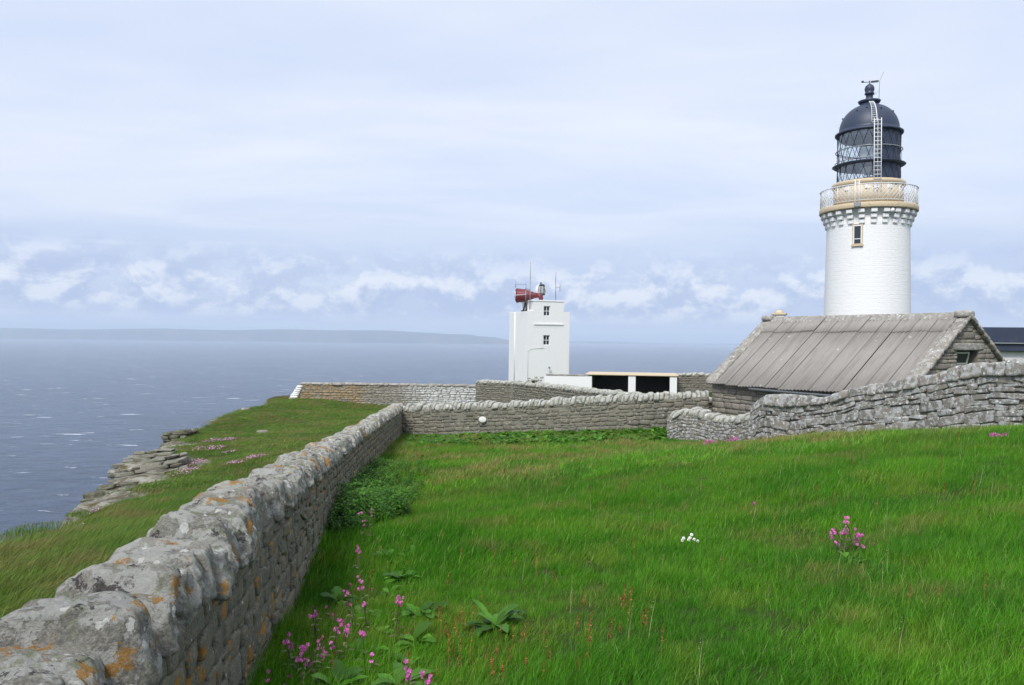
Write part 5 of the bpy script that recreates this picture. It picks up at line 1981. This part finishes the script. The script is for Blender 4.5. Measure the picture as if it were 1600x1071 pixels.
def dock_mesh(n_, L, W, name='dock'):
    parts = []
    for k in range(int(n_ * 1.4)):
        parts.append(leaf(rng.uniform(*L), rng.uniform(*W), rng.uniform(0.5, 1.3), rng.uniform(0.25, 1.0), rng.uniform(0, 6.28), base=(rng.uniform(-.05, .05), rng.uniform(-.05, .05), 0)))
    return tuft_mesh(name, parts)


def nettle_mesh(H=0.5, n_=9):
    parts = []
    for s in range(n_):
        bx, by = rng.uniform(-0.16, 0.16, 2)
        h = H * rng.uniform(0.6, 1.1)
        lx, ly = rng.uniform(-0.1, 0.2), rng.uniform(-0.1, 0.1)
        v, q, t, a = blades(1, 0.001, (h, h), (0.008, 0.008), (0, 0), 0, 2, 0.01)
        parts.append((v + [bx, by, 0], q, t, a))
        for k in range(7):
            z = h * (0.15 + 0.8 * k / 6)
            for d in (0, math.pi):
                parts.append(leaf(rng.uniform(0.05, 0.085), rng.uniform(0.016, 0.026), 0.9, rng.uniform(0.0, 0.5), k * 1.4 + d + rng.uniform(-.4, .4), n=3, base=(bx + lx * z / h * .3, by, z), stem=0.2))
    return tuft_mesh('nettle', parts)


dock_src = src_collection('dock_plants', [dock_mesh(9, (0.16, 0.30), (0.05, 0.09)) for _ in range(5)], M['dock'])
n_ = 900
t = rng.random(n_)
kx = rng.uniform(636, 1043, n_)
dw = np.interp(kx, [630, 800, 1000, 1043], [34.9, 32.9, 30.9, 30.9]) - rng.random(n_) ** 1.3 * np.interp(kx, [636, 760, 1043], [5.5, 4.0, 2.6])
X, Y = (kx - 800) / F * dw, dw
scatter('dock_leaves', np.stack([X, Y, ground(X, Y)], 1), rng.uniform(0.65, 1.15, n_), dock_src, 5, 'bank of bright dock leaves along the foot of the far wall', rot=rng.uniform(0, 6.28, n_))
net_src = src_collection('nettle_plants', [nettle_mesh() for _ in range(5)], M['nettle'])
n_ = 300
Y = 11.2 + 11.5 * rng.random(n_) ** 1.2
off = 0.1 + rng.random(n_) ** 1.2 * np.interp(Y, [11.5, 14, 20, 27], [0.5, 1.3, 1.6, 0.8])
X = wall1_x(Y) + off
hh = np.interp(Y, [11.5, 13, 20, 27], [0.6, 1.0, 0.75, 0.45]) * rng.uniform(0.55, 1.3, n_) * np.clip(1.2 - off * 0.42, 0.3, 1.2)
scatter('nettles', np.stack([X, Y, ground(X, Y)], 1), hh, net_src, 5, 'dark green nettle bank leaning on the long wall', rot=rng.uniform(0, 6.28, n_))
# scattered docks in the shade of the wall
n_ = 60
Y = np.concatenate([rng.uniform(5.5, 13, 34), rng.uniform(13, 30, 26)])
X = wall1_x(Y) + np.concatenate([rng.uniform(0.25, 1.3, 34), rng.uniform(0.3, 4.0, 26)])
scatter('dock_leaves', np.stack([X, Y, ground(X, Y)], 1), rng.uniform(0.35, 0.7, n_), dock_src, 5, 'scattered young dock leaves near the long wall', rot=rng.uniform(0, 6.28, n_))


def at_ground(px, py):
    """first point where the view ray meets the ground"""
    v = cf + cr * ((px - 800) / F) - cu * ((py - 535.5) / F)
    d = np.arange(1.5, 70, 0.02)
    X_, Y_, Z_ = v.x / v.y * d, d, v.z / v.y * d
    g = ground(X_, Y_)
    i = np.argmax(Z_ < g)
    return Vector((X_[i], Y_[i], g[i]))


def plant(name, px, py, me, mat, label, cat, group=None, scale=1.0, rz=0):
    p = at_ground(px, py)
    o = link(name, me, mat)
    o.location = p
    o.scale = (scale,) * 3
    o.rotation_euler = (0, 0, rz)
    tag(o, label, cat, group)
    return o


plant('dock_plant', 775, 985, dock_mesh(18, (0.14, 0.26), (0.03, 0.055)), M['dock_dark'], 'broad leaved dock plant alone in the near grass', 'dock')
plant('dock_plant', 525, 1085, dock_mesh(14, (0.13, 0.24), (0.035, 0.06)), M['dock_dark'], 'big dock plant cut off by the bottom edge beside the campions', 'dock')
plant('dock_plant', 625, 1080, dock_mesh(14, (0.12, 0.22), (0.03, 0.05)), M['dock_dark'], 'dock plant at the bottom edge under the two low campion heads', 'dock')
plant('dock_plant', 610, 880, dock_mesh(8, (0.16, 0.25), (0.035, 0.055)), M['dock_dark'], 'small dock plant in the grass before the nettle bank', 'dock')


def campion(px, py, heads, label, hts=(0.28, 0.5), group='pink campions flowering in the grass', fsc=1.0):
    """py: where the foot of the plant stands; heads: (px, py, size) of the flower heads"""
    p = at_ground(px, py)
    rt = empty('campion', p)
    tag(rt, label, 'flower', group)
    st, fl = [], []
    for (hx, hy, n_) in heads:
        n_ = 3 if n_ == 2 else n_
        q = P(hx, hy, p.y + rng.uniform(-0.08, 0.08) - 0.02) - p
        # curved stalk
        bx, by = rng.uniform(-0.05, 0.05, 2)
        bx += q.x * 0.5
        pts = [np.array([bx + (q.x - bx) * t_ ** 1.5, by + (q.y - by) * t_, (q.z - 0.0) * t_]) for t_ in np.linspace(0, 1, 5)]
        k0 = 0
        V, Q = [], []
        for i, c in enumerate(pts):
            for dx, dy in ((-0.003, 0), (0.0015, 0.003), (0.0015, -0.003)):
                V.append(c + [dx, dy, 0])
        for i in range(4):
            for j in range(3):
                Q.append((3 * i + j, 3 * i + (j + 1) % 3, 3 * i + 3 + (j + 1) % 3, 3 * i + 3 + j))
        st.append((np.array(V), np.array(Q), np.zeros((0, 3), int), np.full(len(V), rng.random())))
        for k in range(3):
            z_ = q.z * (0.25 + 0.2 * k)
            t_ = z_ / max(q.z, 0.01)
            c = pts[0] + (pts[-1] - pts[0]) * t_
            st.append(leaf(0.06, 0.012, 0.6, 0.4, rng.uniform(0, 6.28), n=3, base=(c[0], c[1], z_), stem=0.1))
        V, Q, T_, A_ = [], [], [], []
        for m_ in range(n_):
            c = np.array([q.x, q.y, q.z]) + np.array([rng.normal(0, 0.012), rng.normal(0, 0.012), rng.uniform(-0.035, 0.025)]) * (1 if n_ > 1 else 0.2)
            nv = np.array([rng.normal(0, 0.5), -1 + rng.normal(0, 0.4), rng.normal(0.4, 0.4)])
            nv /= np.linalg.norm(nv)
            u = np.cross(nv, [0, 0, 1.0])
            u /= np.linalg.norm(u)
            w_ = np.cross(nv, u)
            R_ = 0.0125 * fsc * rng.uniform(0.8, 1.2)
            parts = []
            for pt_ in range(5):
                a = pt_ * 2 * math.pi / 5
                d1 = math.cos(a) * u + math.sin(a) * w_
                d2 = -math.sin(a) * u + math.cos(a) * w_
                vv = np.array([c, c + (d1 * 0.75 + d2 * 0.42) * R_ + nv * 0.003, c + d1 * R_ * 1.15 + d2 * 0.16 * R_, c + d1 * 0.85 * R_, c + d1 * R_ * 1.15 - d2 * 0.16 * R_, c + (d1 * 0.75 - d2 * 0.42) * R_ + nv * 0.003])
                k = len(V)
                V += list(vv)
                A_ += [rng.random()] * 6
                T_ += [(k, k + 1, k + 2), (k, k + 2, k + 3), (k, k + 3, k + 4), (k, k + 4, k + 5)]
            # calyx behind
            k = len(V)
            cb = c - nv * 0.018
            V += [c - nv * 0.002 + u * 0.004, c - nv * 0.002 - u * 0.004, cb + u * 0.002, cb - u * 0.002, c - nv * 0.002 + w_ * 0.004, c - nv * 0.002 - w_ * 0.004, cb + w_ * 0.002, cb - w_ * 0.002]
            A_ += [0.1] * 8
            T_ += [(k, k + 1, k + 3), (k, k + 3, k + 2), (k + 4, k + 5, k + 7), (k + 4, k + 7, k + 6)]
        fn_ = 'blossoms' if n_ > 1 else 'blossom'
        me_ = tuft_mesh(fn_, [(np.array(V), np.zeros((0, 4), int), np.array(T_), np.array(A_))])
        fo = link(fn_, me_, M['pink'] if n_ > 1 else M['pink_dull'], rt)
    link('stems', tuft_mesh('stems', st), M['stalk'], rt)
    return rt


campion(530, 1050, [(531, 855 + 115, 5), (543, 980, 6), (541, 988, 5), (527, 982, 3), (518, 1009, 3)], 'campion with the brightest crowded pink head, right of the wall foot')
campion(570, 1060, [(567, 992, 6), (580, 1025, 3)], 'campion with a tall narrow head standing right of the brightest one')
campion(475, 1075, [(471, 1018, 5), (476, 1012, 5), (468, 1024, 4), (479, 1037, 2), (487, 1042, 2)], 'campion with a wide pink head closest to the wall foot')
campion(505, 1070, [(498, 1007, 4), (505, 1018, 5), (504, 995, 1), (489, 1018, 1)], 'campion between the wide head and the bright crowded head')
campion(450, 1060, [(451, 993, 3), (446, 1001, 3), (454, 1008, 3)], 'small campion touching the stone wall at the lower left')
campion(416, 1110, [(418, 1057, 3), (451, 1057, 1)], 'faint campion lowest at the wall foot')
campion(635, 1120, [(638, 1041, 4), (642, 1049, 1), (637, 1058, 4)], 'campion at the bottom edge with two heads one above the other')
campion(668, 1130, [(667, 1061, 4), (660, 1057, 2)], 'campion with one head, furthest right along the bottom edge')
campion(625, 1010, [(624, 936, 6), (623, 943, 5)], 'lone campion spike standing apart in the grass above the bright heads')
campion(568, 990, [(567, 941, 3), (571, 944, 1), (547, 945, 1), (541, 945, 1), (546, 961, 1), (521, 961, 1), (510, 948, 1)], 'thin campion with small dark heads between the lone spike and the wall')
campion(487, 1010, [(489, 947, 1), (487, 957, 2), (494, 957, 2)], 'dull campion half in the shade of the wall')
campion(560, 965, [(561, 904, 3), (566, 917, 4), (580, 920, 1), (540, 928, 4), (547, 914, 1)], 'campion with four loose heads halfway up the wall foot')
campion(560, 910, [(558, 858, 4), (560, 864, 4), (559, 852, 1)], 'single campion spike below the nettle bank')
campion(575, 865, [(568, 817, 4), (580, 798, 3), (563, 799, 3), (580, 804, 3)], 'campion flowering at the edge of the nettle bank')
campion(1325, 868, [(1322, 811, 4), (1322, 818, 3), (1300, 829, 4), (1306, 828, 4), (1297, 838, 3), (1321, 829, 5), (1320, 836, 5), (1338, 830, 5), (1342, 838, 5), (1339, 845, 4), (1350, 850, 4), (1308, 848, 2), (1366, 850, 1)],
        'bushy pink campion alone in the open right side of the field', fsc=1.1)
plant('leafy_clump', 1330, 880, dock_mesh(22, (0.05, 0.12), (0.012, 0.02), 'leafy_clump'), M['dock'], 'low leafy clump under the bushy pink campion', 'plant')
campion(1176, 812, [(1177, 787, 2)], 'tiny purple flower standing alone in the middle of the field', group=None)
for (px, py, lab) in ((1560, 690, 'pink flowers in the long grass under the big drystone wall'), (1110, 700, 'pink flowers at the foot of the low wall'), (1140, 697, 'pink flowers where the low wall meets the drystone wall')):
    campion(px, py, [(px + rng.uniform(-11, 11), py - rng.uniform(3, 12), 6) for _ in range(10)], lab, fsc=2.0)


def daisies():
    p = at_ground(1080, 856)
    rt = empty('daisy_clump', p)
    tag(rt, 'little clump of white daisies in the middle of the field', 'flower')
    st = []
    for hx, hy in ((1066, 845), (1068, 841.5), (1076, 844), (1078, 841), (1080.5, 836), (1084.5, 843.5), (1090, 846)):
        q = P(hx, hy, p.y - 0.02) - p
        m = MB()
        m.lathe([(0.002, 0.0), (0.017, 0.003), (0.017, 0.006), (0.002, 0.006)], 14, Matrix.Translation(q) @ Matrix.Rotation(R(55), 4, 'X'))
        f = m.build('daisy_head', M['petal_white'], rt)
        m = MB().sphere((q.x, q.y - 0.006, q.z + 0.004), 0.006, (1, 1, 1), 8, 6)
        m.build('yellow_eye', simple('daisy_eye', (0.6, 0.42, 0.05), 0.7), f)
        st.append(([(q.x * 0.8, 0, 0), tuple(q)]))
    m = MB()
    for s in st:
        m.tube(s, 0.0018, 4)
    m.build('stems', M['stalk'], rt)


daisies()


# ---- sorrel and seed heads standing out of the grass
def spike_mesh(name, h=0.30, thin=False):
    parts = []
    v, q, t_, a = blades(1, 0.001, (h, h), (0.004, 0.004), (0.08, 0), 0, 2, 0.02)
    parts.append((v, q, t_, a))
    for k in range(26 if not thin else 12):
        z = h * rng.uniform(0.62, 1.02)
        s = 0.006 if not thin else 0.004
        c = np.array([0.06 * h * (z / h) ** 2 + rng.normal(0, 0.004), rng.normal(0, 0.004), z])
        vv = c + rng.normal(0, s, (3, 3))
        parts.append((vv, np.zeros((0, 4), int), np.array([[0, 1, 2]]), np.full(3, rng.random())))
    return tuft_mesh(name, parts)


sor_src = src_collection('sorrel_plants', [spike_mesh('sorrel', rng.uniform(0.22, 0.34)) for _ in range(5)], M['sorrel'])
X1, Y1 = rng.uniform(-0.6, 1.0, 60), rng.uniform(4.6, 6.2, 60)
X2, Y2 = zone(-3, 13, 5, 18, 0.7)
k = field_mask(X2, Y2) & in_view(X2, Y2)
X3, Y3 = zone(-3, 13, 16, 31, 3.5)
k3 = field_mask(X3, Y3) & in_view(X3, Y3) & (fbm(np.stack([X3 * .4, Y3 * .4, X3 * 0], 1), 2) > -0.1)
X, Y = np.concatenate([X1, X2[k], X3[k3]]), np.concatenate([Y1, Y2[k], Y3[k3]])
scatter('sorrel', np.stack([X, Y, ground(X, Y)], 1), rng.uniform(0.6, 1.05, len(X)), sor_src, 5, 'rusty sorrel spikes dotted through the grass')
see_src = src_collection('seed_heads', [spike_mesh('seed_stalk', rng.uniform(0.24, 0.36), True) for _ in range(4)], M['seedhead'])
X2, Y2 = zone(-3, 13, 4.5, 24, 2.2)
k = field_mask(X2, Y2) & in_view(X2, Y2)
scatter('seed_heads', np.stack([X2[k], Y2[k], ground(X2[k], Y2[k])], 1), rng.uniform(0.5, 1.0, k.sum()), see_src, 4, 'thin straw coloured seed stalks above the grass')


# ---- thrift cushions on the headland
def thrift(px, py, w, n_, label, d=None):
    p = at_ground(px, py) if d is None else P(px, py, d)
    parts, lv = [], []
    for k in range(n_):
        a, q = rng.uniform(0, 6.28), w * math.sqrt(rng.random())
        x_, y_ = q * math.cos(a) * 1.4, q * math.sin(a)
        z_ = gz(p.x + x_, p.y + y_) - p.z + rng.uniform(0.10, 0.17)
        r_ = rng.uniform(0.012, 0.02) * (1 + p.y / 60)
        vv = np.array([(x_ - r_, y_, z_), (x_, y_ - r_, z_), (x_ + r_, y_, z_), (x_, y_ + r_, z_), (x_, y_, z_ + r_), (x_, y_, z_ - r_ * 0.6)])
        T_ = np.array([(0, 1, 4), (1, 2, 4), (2, 3, 4), (3, 0, 4), (1, 0, 5), (2, 1, 5), (3, 2, 5), (0, 3, 5)])
        parts.append((vv, np.zeros((0, 4), int), T_, np.full(6, rng.random())))
    rt = empty('thrift', p)
    tag(rt, label, 'flower', 'thrift cushions on the headland')
    v, q, t_, a = blades(n_ * 3 + 400, w * 1.2, (0.04, 0.12), (0.006, 0.012), (0.1, 0), 0.3, 2, 0.4)
    v[:, 2] += np.array([0.0])
    link('leaves', tuft_mesh('leaves', [(v, q, t_, a)]), M['head_grass'], rt)
    link('blossoms', tuft_mesh('blossoms', parts), M['thrift'], rt)


thrift(68, 829, 0.55, 170, 'pink thrift along the nearest cliff edge at the far left', 16.0)
thrift(40, 838, 0.40, 80, 'thin pink thrift just left of the long cliff edge patch', 15.0)
thrift(128, 805, 0.30, 70, 'pink thrift between the grass and the dark rock corner', 20.0)
thrift(343, 692, 0.55, 110, 'largest pink thrift patch in the middle of the headland')
thrift(326, 705, 0.50, 100, 'pink thrift patch just below the largest one')
thrift(305, 728, 0.40, 90, 'mauve thrift above the narrow rock steps')
thrift(289, 741, 0.35, 80, 'bright thrift tucked beside the narrow rock steps')
thrift(399, 719, 0.30, 60, 'thrift cushion close behind the long wall')
thrift(370, 728, 0.25, 40, 'small thrift cushion near the cope of the long wall')
thrift(300, 672, 0.50, 70, 'pale thrift high on the cliff brow')
thrift(357, 711, 0.22, 30, 'faint thrift tuft between the big patch and the wall')
